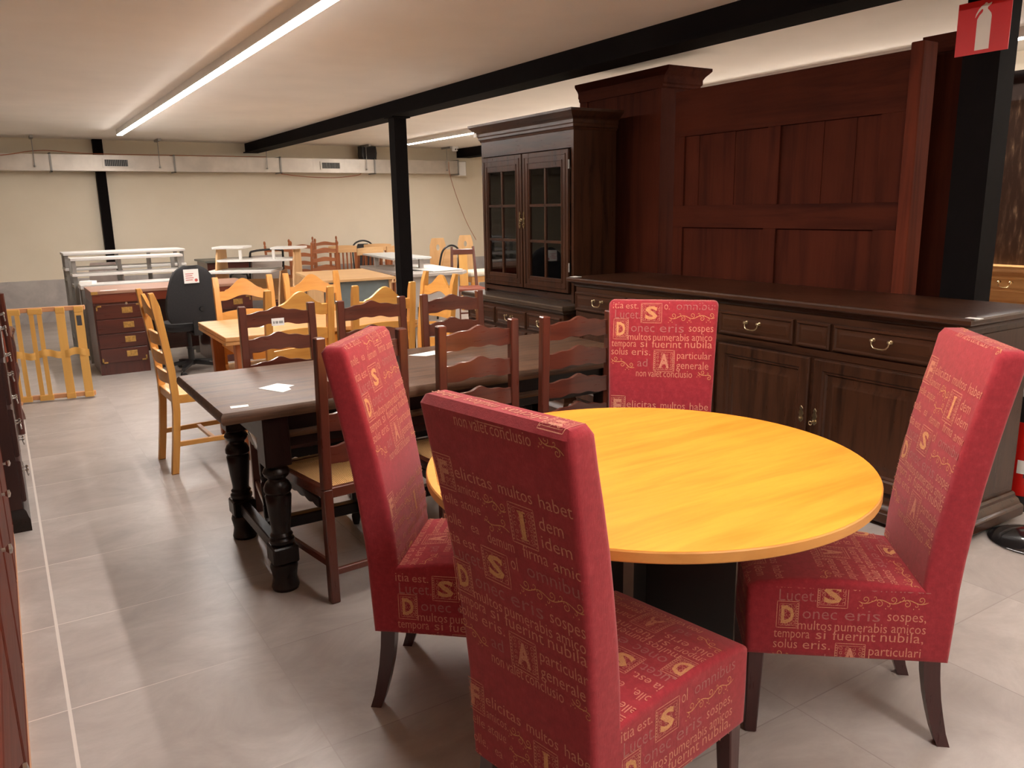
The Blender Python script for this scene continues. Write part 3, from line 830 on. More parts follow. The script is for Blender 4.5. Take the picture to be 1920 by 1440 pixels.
# long sideboard: front at world x = 3.27, y 1.70 .. 4.37
t = thing('sideboard', 'long dark oak sideboard with brass bail handles behind the round table', 'sideboard', (3.27, 3.035, 0), rc(-90))
HL = 1.305
b = MB(); b.box((-HL, .0, .10), (HL, .55, .925)); b.build('carcass', M['oakX'], t, flat=True)
b = MB(); b.moulding([(-.02, .925), (.008, .925), (.012, .932), (.012, .938), (.022, .942), (.030, .950), (.046, .955), (.050, .961), (.050, .974), (.045, .982), (.034, .985), (-.02, .985)], -HL, HL, 0, .575)
b.build('top', M['oakX'], t)
b = MB(); b.moulding([(-.03, .025), (.055, .025), (.060, .032), (.060, .070), (.054, .078), (.044, .082), (.034, .100), (.020, .108), (.018, .120), (.008, .128), (-.03, .128)], -HL, HL, 0, .55)
b.build('plinth', M['oakX'], t)
for sx in (-1, 1):
    for y in (.06, .50):
        b = MB(); b.box((sx*1.27-.035, y-.035, 0), (sx*1.27+.035, y+.035, .0249)); b.build('foot', M['turnedZ'], t)
def X(y): return 3.035-y      # world y -> local x
dr = [(4.335, 3.82, 1), (3.80, 3.59, 0), (3.57, 3.06, 1), (3.04, 2.555, 1), (2.535, 2.345, 0), (2.325, 1.816, 1)]
for a, c, hnd in dr:
    b = MB(); front(b, X(a), X(c), .762, .886, -.0005, DRAW); d = b.build('drawer', M['oakX'], t)
    if hnd: bail_handle(d, (X(a)+X(c))/2, -.019, .842)
for i, (a, c) in enumerate([(4.33, 3.73), (3.705, 3.06), (3.035, 2.445), (2.42, 1.815)]):
    b = MB(); front(b, X(a), X(c), .150, .712, -.0005, DOOR); d = b.build('door', M['oakZ'], t)
    xe = X(c)-.027 if i % 2 == 0 else X(a)+.027
    escutcheon(d, xe, -.0196, .47)
    if i % 2: key(d, xe, -.0226, .405)
b = MB(); b.box((-HL-.0005, -.004, .718), (HL, .0, .755), .002); b.build('rail', M['oakX'], t)
b = MB(); b.box((HL+.0005, .05, .15), (HL+.006, .5, .90), .002); b.build('side_panel', M['oakZ'], t)

# glazed cabinet: base front at world x = 3.24, y 4.36 .. 5.80 ; upper front at x = 3.37
t = thing('display_cabinet', 'tall dark oak cabinet with two glazed doors and cornice beside the sideboard', 'cabinet', (3.24, 5.115, 0), rc(-90))
W1, W2 = .67, .612
b = MB(); b.box((-W1, 0, .08), (W1, .55, .715)); b.build('base_carcass', M['oakX'], t, flat=True)
b = MB(); b.moulding([(-.02, .715), (.004, .715), (.010, .722), (.010, .728), (.024, .734), (.030, .744), (.040, .750), (.040, .772), (.032, .780), (-.02, .780)], -W1, W1, 0, .56); b.build('ledge', M['ledge'], t)
b = MB(); b.moulding([(-.03, .0), (.04, .0), (.045, .055), (.035, .07), (.012, .09), (-.03, .09)], -W1, W1, 0, .55); b.build('plinth', M['oakX'], t)
for x0, x1 in ((-.645, -.23), (-.21, .21), (.23, .645)):
    b = MB(); front(b, x0, x1, .565, .69, -.0005, DRAW); d = b.build('drawer', M['oakX'], t); bail_handle(d, (x0+x1)/2, -.019, .645)
    b = MB(); front(b, x0, x1, .115, .54, -.0005, DOOR); d = b.build('door', M['oakZ'], t); escutcheon(d, x1-.03, -.0196, .40)
# upper case is hollow: sides, back, top, bottom, shelves
y0, y1 = .13, .50
for sx in (-1, 1):
    b = MB(); b.box((sx*W2-(.028 if sx > 0 else 0), y0, .7805), (sx*W2+(.028 if sx < 0 else 0), y1, 1.96)); b.build('side_panel', M['oakZ'], t, flat=True)
b = MB(); b.box((-W2+.0285, y1-.015, .7805), (W2-.0285, y1, 1.96)); b.build('back_panel', M['oakZ'], t, flat=True)
for z in (.7805, 1.13, 1.47, 1.93):
    b = MB(); b.box((-W2+.0285, y0+.022, z), (W2-.0285, y1-.0155, z+.022)); b.build('shelf', M['oakX'], t, flat=True)
b = MB(); b.box((-W2+.0285, y0, 1.84), (W2-.0285, y0+.02, 1.96)); b.build('top_rail', M['oakX'], t, flat=True)
b = MB(); b.box((-W2+.0285, y0, .803), (W2-.0285, y0+.02, .84)); b.build('bottom_rail', M['oakX'], t, flat=True)
CORN = [(-.05, 1.955), (.006, 1.955), (.010, 1.968), (.018, 1.974), (.018, 1.990), (.024, 1.998), (.024, 2.018), (.034, 2.030), (.050, 2.040), (.070, 2.062), (.078, 2.068), (.078, 2.085), (-.05, 2.085)]
b = MB(); b.moulding(CORN, -W2, W2, y0, y1); b.build('cornice', M['oakX'], t)
for x0, x1, i in ((-.575, -.008, 0), (.008, .575, 1)):
    z0, z1 = .85, 1.832; yf = y0-.022; fr = .085
    b = MB()
    b.box((x0, yf, z0), (x0+fr, y0-.001, z1), .003); b.box((x1-fr, yf, z0), (x1, y0-.001, z1), .003)
    b.box((x0+fr-.002, yf+.001, z0), (x1-fr+.002, y0-.001, z0+fr+.01), .003); b.box((x0+fr-.002, yf+.001, z1-fr-.03), (x1-fr+.002, y0-.001, z1), .003)
    for s0, s1, u0, u1 in ((x0, x1, z0, z1),):      # raised outer bead
        for q, w in ((.028, .006), (.068, .005)):
            b.box((s0+q, yf-.004, u0+q), (s0+q+w, yf, u1-q)); b.box((s1-q-w, yf-.004, u0+q), (s1-q, yf, u1-q))
            b.box((s0+q, yf-.004, u0+q), (s1-q, yf, u0+q+w)); b.box((s0+q, yf-.004, u1-q-w), (s1-q, yf, u1-q))
    d = b.build('door', M['oakZ'], t)
    gx0, gx1, gz0, gz1 = x0+fr, x1-fr, z0+fr+.01, z1-fr-.03
    b = MB(); xm = (gx0+gx1)/2
    b.box((xm-.010, yf+.003, gz0), (xm+.010, y0-.004, gz1), .003)
    for k_ in (1, 2):
        z = gz0+(gz1-gz0)*k_/3; b.box((gx0, yf+.003, z-.010), (gx1, y0-.004, z+.010), .003)
    b.build('glazing_bars', M['oakZ'], d)
    b = MB(); b.box((gx0-.005, y0-.009, gz0-.005), (gx1+.005, y0-.006, gz1+.005)); b.build('pane', M['glass'], d, flat=True)
    escutcheon(d, (x1-.018) if i == 0 else x0+.018, yf-.004, 1.42, 'dull_brass', .13)
    for z in (1.0, 1.7):
        b = MB(); xh = x0-.004 if i == 0 else x1+.004; b.lathe([(.0005, z), (.006, z), (.006, z+.06), (.0005, z+.062)], (xh, yf+.006, 0), 8); b.build('hinge', M['grey_steel'], d)
key(t, .030, y0-.026, 1.36)
b = MB(); b.box((-W2-.060, y0-.0355, 2.000), (-W2-.020, y0-.0345, 2.036))
o = b.build('price_label', M['paper'], flat=True); o.matrix_world = t.matrix_basis.copy()
o.location = (3.24, 5.115, 0); o.rotation_euler = (0, 0, rc(-90)); tag(o, 'small white label on the left end of the glazed cabinet cornice', 'label')
sheet('paper_label', 'small white label on the far left corner of the long sideboard top', [(3.235, 4.30), (3.285, 4.30), (3.285, 4.37), (3.235, 4.37)], .9855, 'label')
sheet('paper_label', 'small white label at the right front corner of the long sideboard top', [(3.228, 1.655), (3.262, 1.655), (3.262, 1.71), (3.228, 1.71)], .9853, 'label')

# ------------------------------------------------------------------ wardrobes standing with their backs to the aisle
def wardrobe_body(t, L, D, H, cor, mat='wardrobe'):
    """local: long side along X, the plain back faces -Y"""
    b = MB(); b.box((-L/2, 0.012, .0), (L/2, D, H-.02)); b.build('carcass', M[mat+'Z'], t, flat=True)
    if cor:
        # cornice on the two ends and the hidden front, flush with the back
        loops = [(o, z) for o, z in cor]
        b = MB(); n = len(loops); path = [[(-L/2-o, 0, z), (-L/2-o, D+o, z), (L/2+o, D+o, z), (L/2+o, 0, z)] for o, z in loops]
        vs = [[b._v(p) for p in q] for q in path]
        for i in range(n-1):
            for j in range(4): b.bm.faces.new((vs[i][j], vs[i][(j+1) % 4], vs[i+1][(j+1) % 4], vs[i+1][j]))
        b.bm.faces.new(vs[0]); b.bm.faces.new(vs[-1]); b._done(0)
        b.build('cornice', M[mat+'X'], t)
M['edge_red'] = wood('reddish_edge_board', (108, 48, 29), (66, 26, 16), 'Z', .7, .6, spec=.12)
# A: world x front 3.90, y 4.15 .. 5.11
t = thing('wardrobe', 'reddish wardrobe with stepped cornice, plain back to the aisle, behind the glazed cabinet', 'wardrobe', (3.90, 4.68, 0), rc(-90))
wardrobe_body(t, .90, .34, 2.25, [(0, 2.215), (.012, 2.225), (.012, 2.24), (.022, 2.25), (.022, 2.28), (.034, 2.30), (.058, 2.325), (.066, 2.335), (.066, 2.353), (0, 2.353)])
b = MB(); b.box((-.45, 0, .02), (-.36, .0119, 2.214)); b.box((.36, 0, .02), (.45, .0119, 2.214)); b.build('back_stile', M['wardrobeZ'], t, flat=True)
# B: framed back, world x 3.88 , y 2.47 .. 4.09
t = thing('wardrobe', 'wide reddish-brown framed wardrobe back towering over the long sideboard', 'wardrobe', (3.88, 3.255, 0), rc(-90))
L, H = 1.63, 2.165
b = MB(); b.box((-L/2, .016, 0), (L/2, .21, H)); b.build('back_panel', M['wardrobeZ'], t, flat=True)
zs = [(0, .14), (1.30, 1.44), (1.88, H)]
for a, c in zs:
    b = MB(); b.box((-L/2, 0, a), (L/2, .0159, c), .001); b.build('rail', M['wardrobeX'], t, flat=True)
for x0, x1 in ((-L/2, -L/2+.09), (-.045, .045), (L/2-.14, L/2)):
    for a, c in ((.14, 1.30), (1.44, 1.88)):
        b = MB(); b.box((x0, 0, a+.0002), (x1, .0158, c-.0002), .001); b.build('stile', M['wardrobeZ'], t, flat=True)
for x0, x1 in ((-.70, -.60), (-.45, -.30), (.18, .33), (.45, .53)):
    b = MB(); b.box((x0, .012, 1.4402), (x1, .01595, 1.8798)); b.build('back_board', M['wardrobeZ'], t, flat=True)
# C: next wardrobe, partly hidden by the column
b = MB(); b.box((L/2+.0005, -.02, 0), (L/2+.068, .10, 2.195), .004); b.build('edge_board', M['edge_red'], t)
t = thing('wardrobe', 'reddish wardrobe partly hidden behind the black column with the sign', 'wardrobe', (4.11, 2.40, 0), rc(-90))
wardrobe_body(t, .22, .30, 2.20, [(0, 2.17), (.01, 2.18), (.01, 2.19), (.025, 2.215), (.025, 2.255), (0, 2.255)])

# light oak dresser beyond the column
t = thing('dresser', 'light oak dresser with brass drawer handle glimpsed right of the black column', 'dresser', (5.40, 2.45, 0), rc(-90))
b = MB(); b.box((-.55, 0, .05), (.55, .48, .99)); b.build('carcass', M['light_oakX'], t, flat=True)
b = MB(); b.moulding([(-.02, .99), (.01, .99), (.02, 1.0), (.03, 1.012), (.03, 1.028), (.02, 1.034), (-.02, 1.034)], -.55, .55, 0, .48); b.build('top', M['light_oakX'], t)
for x0 in (-.33, .03):
    b = MB(); front(b, x0, x0+.32, .87, .965, -.0005, DRAW); d = b.build('drawer', M['light_oakX'], t); bail_handle(d, x0+.16, -.019, .93, 'bright_brass', .036)
    b = MB(); front(b, x0, x0+.32, .10, .80, -.0005, DOOR); b.build('door', M['light_oakX'], t)
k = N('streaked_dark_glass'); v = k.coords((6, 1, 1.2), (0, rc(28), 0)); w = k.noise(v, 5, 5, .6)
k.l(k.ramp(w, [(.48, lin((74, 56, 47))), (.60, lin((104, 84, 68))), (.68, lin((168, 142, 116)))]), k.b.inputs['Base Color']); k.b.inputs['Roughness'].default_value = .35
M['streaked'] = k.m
t = thing('glazed_cabinet', 'tall dark cabinet top with pale diagonal streaks on the light oak dresser', 'cabinet', (5.46, 2.45, 1.0345), rc(-90))
b = MB(); b.box((-.5, 0, 0), (.5, .35, 1.18)); b.build('panel', M['streaked'], t, flat=True)
b = MB(); b.moulding([(-.02, 1.105), (.01, 1.105), (.03, 1.14), (.03, 1.181), (-.02, 1.181)], -.5, .5, 0, .35); b.build('cornice', M['turnedX'], t)

# ------------------------------------------------------------------ sign, extinguisher, round foot
t = thing('fire_extinguisher_sign', 'red square sign with white extinguisher symbol on the black column', 'sign', (3.892, 2.118, 2.21), rc(-90))
b = MB(); b.box((-.119, -.0015, -.114), (.119, .0015, .114)); b.build('plate', M['sign_red'], t, flat=True)
ext = [(-.033, -.098), (.030, -.098), (.030, .040), (.027, .052), (.016, .066), (.010, .072), (.010, .080), (.024, .090), (.026, .098), (.016, .094), (.009, .094), (.004, .100), (-.002, .100), (-.006, .094), (-.018, .089), (-.030, .076), (-.040, .058), (-.043, .042), (-.038, .050), (-.030, .062), (-.018, .074), (-.012, .076), (-.010, .070), (-.012, .062), (-.024, .050), (-.033, .034)]
b = MB(); b.prism([(x+.004, z) for x, z in ext], -.0021, -.0016); b.build('symbol', M['sign_white'], t, flat=True)
t = thing('fire_extinguisher', 'red fire extinguisher with black base and collar behind the sideboard end', 'fire extinguisher', (4.00, 1.765, 0))
b = MB(); b.lathe([(.0005, 0), (.082, 0), (.086, .006), (.086, .075), (.0005, .075)], seg=28); b.build('base_ring', M['black_plastic'], t)
b = MB(); b.lathe([(.0005, .075), (.083, .0755), (.083, .43), (.0005, .431)], seg=28); b.build('cylinder', M['red_enamel'], t)
b = MB(); b.lathe([(.0005, .431), (.0825, .4312), (.082, .50), (.076, .525), (.055, .545), (.0005, .546)], seg=28); b.build('collar', M['black_plastic'], t)
b = MB(); b.lathe([(.0005, .546), (.060, .5462), (.062, .565), (.055, .575), (.0005, .576)], seg=20); b.build('cap', M['white_paint'], t)
b = MB(); b.tube([(0, 0, .575), (0, 0, .62)], .015, 10); b.bar((-.07, -.03, .615), (.05, .02, .64), .03, .012); b.bar((-.07, -.03, .66), (.03, .01, .645), .03, .012); b.build('valve', M['chrome'], t)
b = MB(); b.M = Matrix.Rotation(rc(205), 4, 'Z')
b.grid(lambda u, v: (.0836*math.cos((u-.5)*1.3+.6), .0836*math.sin((u-.5)*1.3+.6), .165+.215*v), 12, 2); lb = b.build('label_panel', M['print_black'], t)
b = MB(); b.M = Matrix.Rotation(rc(205), 4, 'Z'); b.grid(lambda u, v: (.0842*math.cos((u-.5)*.9+.05), .0842*math.sin((u-.5)*.9+.05), .185+.065*v), 12, 2); b.build('inspection_tag', M['paper'], t)
t = thing('pedestal_stand', 'glossy black round domed foot on the floor right of the sideboard plinth', 'stand', (3.60, 1.52, 0))
b = MB(); b.lathe([(.0005, 0), (.165, 0), (.170, .006), (.165, .014), (.13, .032), (.08, .045), (.035, .052), (.0005, .053)], seg=48); b.build('base', plain('gloss_black', (30, 29, 30), .12, vary=0, coat=.5), t)
b = MB(); b.tube([(0, 0, .05), (0, 0, .5)], .018, 12); b.build('pole', M['chrome'], t)
# ------------------------------------------------------------------ air duct along the back wall
t = thing('air_duct', 'long silver rectangular air duct with grilles hung along the back wall', 'duct', (0, 12.45, 2.03))
edges = [-3.9, -.80, .745, 2.28, 3.79, 5.32, 6.85]
for i in range(len(edges)-1):
    b = MB(); b.box((edges[i]+.0006, 0, 0), (edges[i+1]-.0006, .24, .21))
    n = 6
    for q in range(1, n):
        x = edges[i]+(edges[i+1]-edges[i])*q/n; b.box((x-.002, -.0012, .001), (x+.002, 0, .209))
    b.build('duct_section', M['galvanised'], t, flat=True)
for x in edges[1:]:
    b = MB(); b.box((x-.012, -.016, -.018), (x+.012, -.0016, .228)); b.box((x-.012, -.016, -.018), (x+.012, .25, -.002)); b.box((x-.012, -.016, .212), (x+.012, .25, .228)); b.build('flange', M['grey_steel'], t, flat=True)
for x in (1.53, 4.58):
    b = MB()
    b.box((x-.17, -.014, .045), (x+.17, -.0014, .062)); b.box((x-.17, -.014, .150), (x+.17, -.0014, .167))
    b.box((x-.17, -.014, .0622), (x-.145, -.0014, .1498)); b.box((x+.145, -.014, .0622), (x+.17, -.0014, .1498)); fr = b.build('grille_frame', M['galvanised'], t, flat=True)
    b = MB(); b.box((x-.1448, -.003, .0624), (x+.1448, -.0014, .1496)); b.build('opening', M['black_plastic'], fr, flat=True)
    b = MB()
    for q in range(13): b.box((x-.14+q*.0225, -.011, .063), (x-.135+q*.0225, -.0034, .149))
    b.build('blades', M['grey_steel'], fr, flat=True)
for x in (.56, 2.08, 3.58, 5.17, 6.62):
    b = MB(); b.tube([(x, -.035, .05), (x, -.035, CEIL-2.03-.031)], .005, 6)
    b.lathe([(.0005, .04), (.014, .042), (.014, .062), (.0005, .064)], (x, -.035, 0), 8)
    b.box((x-.02, -.2, CEIL-2.03-.03), (x+.02, .12, CEIL-2.03-.0006)); b.build('hanger', M['grey_steel'], t, flat=True)
def cable(name_label, pts, r=.006):
    b = MB(); b.tube(pts, r, 6); o = b.build('cable', M['orange_cable']); return tag(o, name_label, 'cable')
def smooth(P, n=8):
    P = [Vector(p) for p in P]; out = []
    for i in range(len(P)-1):
        a, b_, c, d = P[max(i-1, 0)], P[i], P[i+1], P[min(i+2, len(P)-1)]
        for q in range(n):
            s_ = q/n; out.append(.5*((2*b_)+(c-a)*s_+(2*a-5*b_+4*c-d)*s_*s_+(3*b_-a-3*c+d)*s_**3))
    return out+[P[-1]]
cable('thin orange cable lying along the top of the air duct at its left part', smooth([(-.6, 12.42, 2.16), (.2, 12.42, 2.215), (.5, 12.46, 2.268), (.75, 12.47, 2.285), (1.2, 12.47, 2.256), (2.3, 12.47, 2.252), (3.6, 12.47, 2.252)]))
cable('thin orange cable sagging under the air duct beside the right grille', smooth([(3.80, 12.47, 2.005), (4.2, 12.47, 1.965), (4.65, 12.47, 1.955), (5.0, 12.47, 1.99), (5.1, 12.5, 2.023)]))
cable('thin orange cable hanging from the duct end down the back wall', smooth([(6.66, 12.43, 2.22), (6.68, 12.43, 2.0), (6.85, 12.5, 1.6), (7.02, 12.5, 1.2), (7.14, 12.4, .90)]), .005)
t = thing('loudspeaker', 'black loudspeaker on top of the air duct under the ceiling', 'speaker', (5.24, 12.52, 2.2405))
b = MB(); b.prism([(-.12, 0), (.12, 0), (.135, .10), (.12, .205), (-.13, .205), (-.135, .06)], -.07, .10, 'XZ', .012); b.build('body', M['black_plastic'], t)
b = MB(); b.box((-.10, -.074, .02), (.10, -.0702, .18), .003); b.build('grille', M['black_fabric'], t)
t = thing('smoke_detector', 'white round detector on the ceiling above the duct end', 'detector', (6.69, 12.25, CEIL))
b = MB(); b.lathe([(.0005, -.0006), (.06, -.0006), (.062, -.03), (.045, -.075), (.0005, -.078)], seg=20); b.build('body', M['white_paint'], t)
b = MB()
for s_ in (-1, 1): b.lathe([(.0005, 0), (.012, 0), (.012, -.012), (.0005, -.012)], (s_*.02, -.056, -.05), 8, 'Y')
b.build('sensor', M['black_plastic'], t)
t = thing('junction_box', 'pale square box fixed at the right end of the air duct', 'box', (6.86, 12.60, 1.99))
b = MB(); b.box((0, -.12, 0), (.17, .155, .25), .004); b.build('box', M['galvanised'], t)
b = MB(); b.box((.012, -.126, .012), (.158, -.1202, .238), .003); b.build('cover', M['white_paint'], t)

# ------------------------------------------------------------------ mahogany desk and office chair
M['frieze'] = wood('mahogany_frieze', (124, 58, 36), (92, 38, 24), 'X', .3, .8)
t = thing('desk', 'dark red mahogany desk with brass recessed pulls behind the slatted bed base', 'desk', (.665, 8.11, 0))
W_ = 1.42
b = MB(); b.box((-.004, -.006, .745), (W_+.004, .66, .772), .002); b.build('desk_top', M['desk_top'], t)
b = MB(); b.box((0, 0, .665), (W_, .655, .7445), .001); b.build('frieze', M['frieze'], t, flat=True)
b = MB(); b.box((.43, .60, .10), (W_-.43, .62, .66)); b.build('modesty_panel', M['mahoganyX'], t, flat=True)
for x0, vis in ((0, 1), (W_-.42, 0)):
    b = MB(); b.box((x0, .012, .0), (x0+.42, .65, .6645), .001); p_ = b.build('pedestal', M['mahoganyZ'], t, flat=True)
    for i in range(4):
        z = .645-.135*i
        b = MB(); b.box((x0+.012, -.004, z-.128), (x0+.408, .0115, z), .002); d = b.build('drawer', M['mahoganyX'], t)
        xm = x0+.275; zm = z-.055
        b = MB(); b.box((xm-.045, -.0072, zm-.027), (xm+.045, -.0042, zm+.027), .001)
        b.lathe([(.0005, 0), (.022, -.0005), (.024, -.003), (.0005, -.004)], (xm, -.0073, zm), 14, 'Y'); b.build('pull', M['desk_brass'], d)
    for zc, s_ in ((.63, -1), (.125, 1)):
        for xc, q in ((x0+.02, 1), (x0+.40, -1)):
            b = MB(); b.box((xc, -.0062, zc), (xc+q*.045, -.0043, zc+s_*-.014)); b.box((xc, -.0062, zc+s_*-.014), (xc+q*.012, -.0043, zc+s_*.032)); b.build('corner_mount', M['desk_brass'], t, flat=True)
b = MB(); b.lathe([(.0005, 0), (.011, 0), (.011, -.006), (.0005, -.007)], (.275, -.0045, .652), 10, 'Y'); b.build('lock', M['chrome'], t)
for xc, q in ((0, 1), (W_, -1)):
    b = MB(); b.box((xc-q*.0045, -.0074, .745), (xc+q*.05, -.0062, .771)); b.build('corner_mount', M['desk_brass'], t, flat=True)
sheet('paper_label', 'white label strip lying on the front edge of the mahogany desk', [(.745, 8.15), (.885, 8.15), (.885, 8.20), (.745, 8.20)], .7723, 'label')
sheet('crumpled_paper', 'crumpled white paper on the left corner of the white desk behind the mahogany desk', [(.64, 8.95), (.75, 8.93), (.80, 8.99), (.74, 9.06), (.66, 9.04)], .7805, 'paper', .03)

t = thing('office_chair', 'black office swivel chair with its back to the camera in front of the mahogany desk', 'office chair', (1.40, 7.80, 0), rc(8))
out = []
for i in range(49):
    a = 2*PI*i/48
ht = [(-.20, .0), (-.235, .05), (-.245, .12), (-.235, .22), (-.205, .33), (-.175, .41), (-.13, .47), (-.06, .505)]
poly = [(-x, z) for x, z in ht]; poly = ht+[(-x, z) for x, z in ht[::-1]]
b = MB()
def bk(u, v):
    z = .0+.505*v
    for (xa, za), (xb, zb) in zip(ht, ht[1:]):
        if za <= z <= zb+1e-9: w = -(xa+(xb-xa)*(z-za)/(zb-za)); break
    s_ = u*2-1
    return ((s_*w, -.20-.05*v+.10*(v-.3)**2-.035*(s_*s_-1)*-1, .49+z), (0, -1, .1))
b.slab(bk, 16, 20, .055); b.build('backrest', M['black_fabric'], t)
b = MB(); b.loft([[(.22*math.copysign(abs(math.cos(a))**.6, math.cos(a))*s_, .02+.22*math.copysign(abs(math.sin(a))**.6, math.sin(a))*s_, z) for a in [2*PI*i/28 for i in range(28)]] for s_, z in ((.9, .405), (1, .42), (1, .45), (.93, .475), (.6, .482))]); b.build('seat', M['black_fabric'], t)
b = MB(); b.bar((0, -.05, .395), (0, -.235, .38), .07, .02); b.bar((0, -.245, .372), (0, -.255, .62), .07, .02, (0, 1, 0)); b.build('back_bracket', M['black_plastic'], t)
b = MB(); b.lathe([(.0005, 0), (.022, 0), (.024, -.02), (.02, -.03), (.0005, -.031)], (.045, -.258, .61), 14, 'Y'); b.build('knob', M['black_plastic'], t)
b = MB(); b.tube([(0, 0, .07), (0, 0, .24)], .028, 12); b.tube([(0, 0, .24), (0, 0, .404)], .018, 12); b.build('column', M['black_plastic'], t)
for i in range(5):
    a = 2*PI*i/5+.35
    b = MB(); b.bar((.02*math.cos(a), .02*math.sin(a), .10), (.29*math.cos(a), .29*math.sin(a), .075), .05, .035, w2=.03, h2=.02); l_ = b.build('leg', M['black_plastic'], t)
    b = MB(); b.M = Matrix.Translation((.285*math.cos(a), .285*math.sin(a), .028)) @ Matrix.Rotation(a+.6, 4, 'Z'); b.lathe([(.0005, -.02), (.022, -.02), (.028, -.012), (.028, .012), (.022, .02), (.0005, .02)], seg=14, axis='X'); b.tube([(0, 0, .0), (0, 0, .045)], .007, 6); b.build('caster', M['black_plastic'], l_)
lab = thing('price_sheet', 'white sheet with red print stuck on the back of the black office chair', 'paper', (1.415, 7.507, .905), rc(8))
b = MB(); b.box((-.065, -.002, -.06), (.065, 0, .062)); b.build('sheet', M['paper'], lab, flat=True)
b = MB()
for i in range(4): b.box((-.05, -.0026, .02-.018*i), (.02-.01*(i % 2), -.0021, .026-.018*i))
b.lathe([(.0005, 0), (.014, 0), (.014, -.0006), (.0005, -.0006)], (.04, -.0021, -.035), 10, 'Y'); b.build('print', M['print_red'], lab, flat=True)

# ------------------------------------------------------------------ slatted bed base standing upright
t = thing('slatted_bed_base', 'pale wooden slatted bed base standing on edge at the left', 'bed base', (.255, 7.24, 0), rc(-10))
for z, w_ in ((.715, .30), (.02, .29)):
    b = MB(); b.box((-.29, -.02, z), (.28, .02, z+.035), .003); b.build('rail', M['pink_beechX' if False else 'pink_beech'], t)
def slat_(x, w_):
    b = MB(); b.slab(lambda u, v: ((x-w_/2+w_*u), -.028-.012*math.sin(PI*v), .035+.68*v), (0, 1, 0), 0) if False else None
    b.slab(lambda u, v: ((x-w_/2+w_*u, -.027-.014*math.sin(PI*v), .030+.69*v), (0, -1, 0)), 1, 10, .008); return b.build('slat', M['slatZ'], t)
for x in (-.245, -.19, -.095, -.04): slat_(x, .032)
for x in (.105, .235): slat_(x, .062)
for x, w_ in ((-.217, .10), (-.067, .10), (.105, .066), (.235, .066)):
    for z in (.012, .700):
        b = MB(); b.box((x-w_/2, -.036, z), (x+w_/2, -.0205, z+.045), .003); b.build('slat_holder', M['slatX'], t)
b = MB()
pts = []
for i in range(61):
    u = i/60; pts.append((-.285+.56*u, -.046+.006*math.sin(u*40), .385+.012*math.sin(u*17)))
b.loft([[(x, y-.002, z-.028), (x, y-.002, z+.028), (x, y+.002, z+.028), (x, y+.002, z-.028)] for x, y, z in pts]); b.build('strap', M['slatX'], t)
b = MB(); b.box((-.30, -.10, .0), (-.235, -.0205, .022), .003); b.build('bracket', M['pink_beech'], t)
b = MB(); b.box((.215, -.0385, .56), (.250, -.0378, .675)); b.build('sticker', M['print_black'], t, flat=True)

# ------------------------------------------------------------------ dark cabinets cut by the left edge of the frame. Front faces world +x
M['dark_mahogany'] = wood('dark_mahogany', (58, 26, 22), (38, 17, 15), 'Z', .35)
t = thing('cabinet', 'dark brown cabinet with ring handles at the left edge, before the slatted bed base', 'cabinet', (-.055, 4.74, 0), rc(90))
b = MB(); b.box((-.50, 0, .09), (.50, .45, 1.05)); b.build('carcass', M['dark_mahogany'], t, flat=True)
b = MB(); b.moulding([(-.03, 0), (.024, 0), (.024, .055), (.018, .07), (.012, .095), (.004, .105), (-.03, .105)], -.50, .50, 0, .45); b.build('plinth', M['turnedX'], t)
b = MB(); b.moulding([(-.02, 1.05), (.01, 1.05), (.02, 1.06), (.035, 1.07), (.035, 1.085), (-.02, 1.09)], -.50, .50, 0, .45); b.build('top', M['mahoganyX'], t)
for z0, z1 in ((.13, .33), (.35, .58), (.60, .80), (.82, 1.02)):
    b = MB(); front(b, -.47, .47, z0, z1, -.0005, DRAW); d = b.build('drawer', M['dark_mahogany'], t)
    for x in (-.32, .32): bail_handle(d, x, -.019, (z0+z1)/2+.02, 'chrome', .032)
t = thing('carved_armchair', 'carved wooden armchair peeking out at the left edge behind the dark brown cabinet', 'armchair', (-.22, 6.45, 0), rc(180))
for sx in (-1, 1):
    b = MB(); b.tube([(sx*.21, -.25, 0), (sx*.215, -.262, .03), (sx*.20, -.235, .12), (sx*.20, -.24, .25), (sx*.215, -.255, .36), (sx*.21, -.24, .42)], [.03, .022, .018, .022, .032, .03], 10); b.build('leg', M['mahoganyZ'], t)
    b = MB(); b.tube([(sx*.20, .22, 0), (sx*.20, .20, .42), (sx*.20, .26, .96)], [.022, .026, .02], 8); b.build('leg', M['mahoganyZ'], t)
    b = MB(); b.tube(smooth([(sx*.215, -.24, .42), (sx*.225, -.25, .52), (sx*.22, -.21, .62), (sx*.235, -.23, .66), (sx*.22, -.10, .68), (sx*.21, .22, .66)]), .02, 8); b.build('arm', M['mahoganyX'], t)
b = MB(); b.box((-.22, -.24, .36), (.22, .22, .42), .01); b.build('seat_frame', M['mahoganyX'], t)
b = MB(); b.box((-.215, -.235, .4205), (.215, .215, .475), .02, 3); b.build('seat', M['leather_red'], t)
b = MB(); b.box((-.19, .215, .50), (.19, .25, .93), .015, 2); b.build('backrest', M['leather_red'], t)
M['cabinet_red'] = wood('cabinet_red', (104, 48, 34), (70, 30, 21), 'X', .55, .7, spec=.12)
t = thing('low_cabinet', 'reddish brown low cabinet with round knobs at the bottom left corner', 'cabinet', (-.115, 2.70, 0), rc(90))
b = MB(); b.box((-1.4, 0, .06), (1.38, .42, .62)); b.build('carcass', M['cabinet_red'], t, flat=True)
b = MB(); b.moulding([(-.03, 0), (.012, 0), (.012, .05), (.004, .062), (-.03, .062)], -1.4, 1.38, 0, .42); b.build('plinth', M['pink_beech'], t)
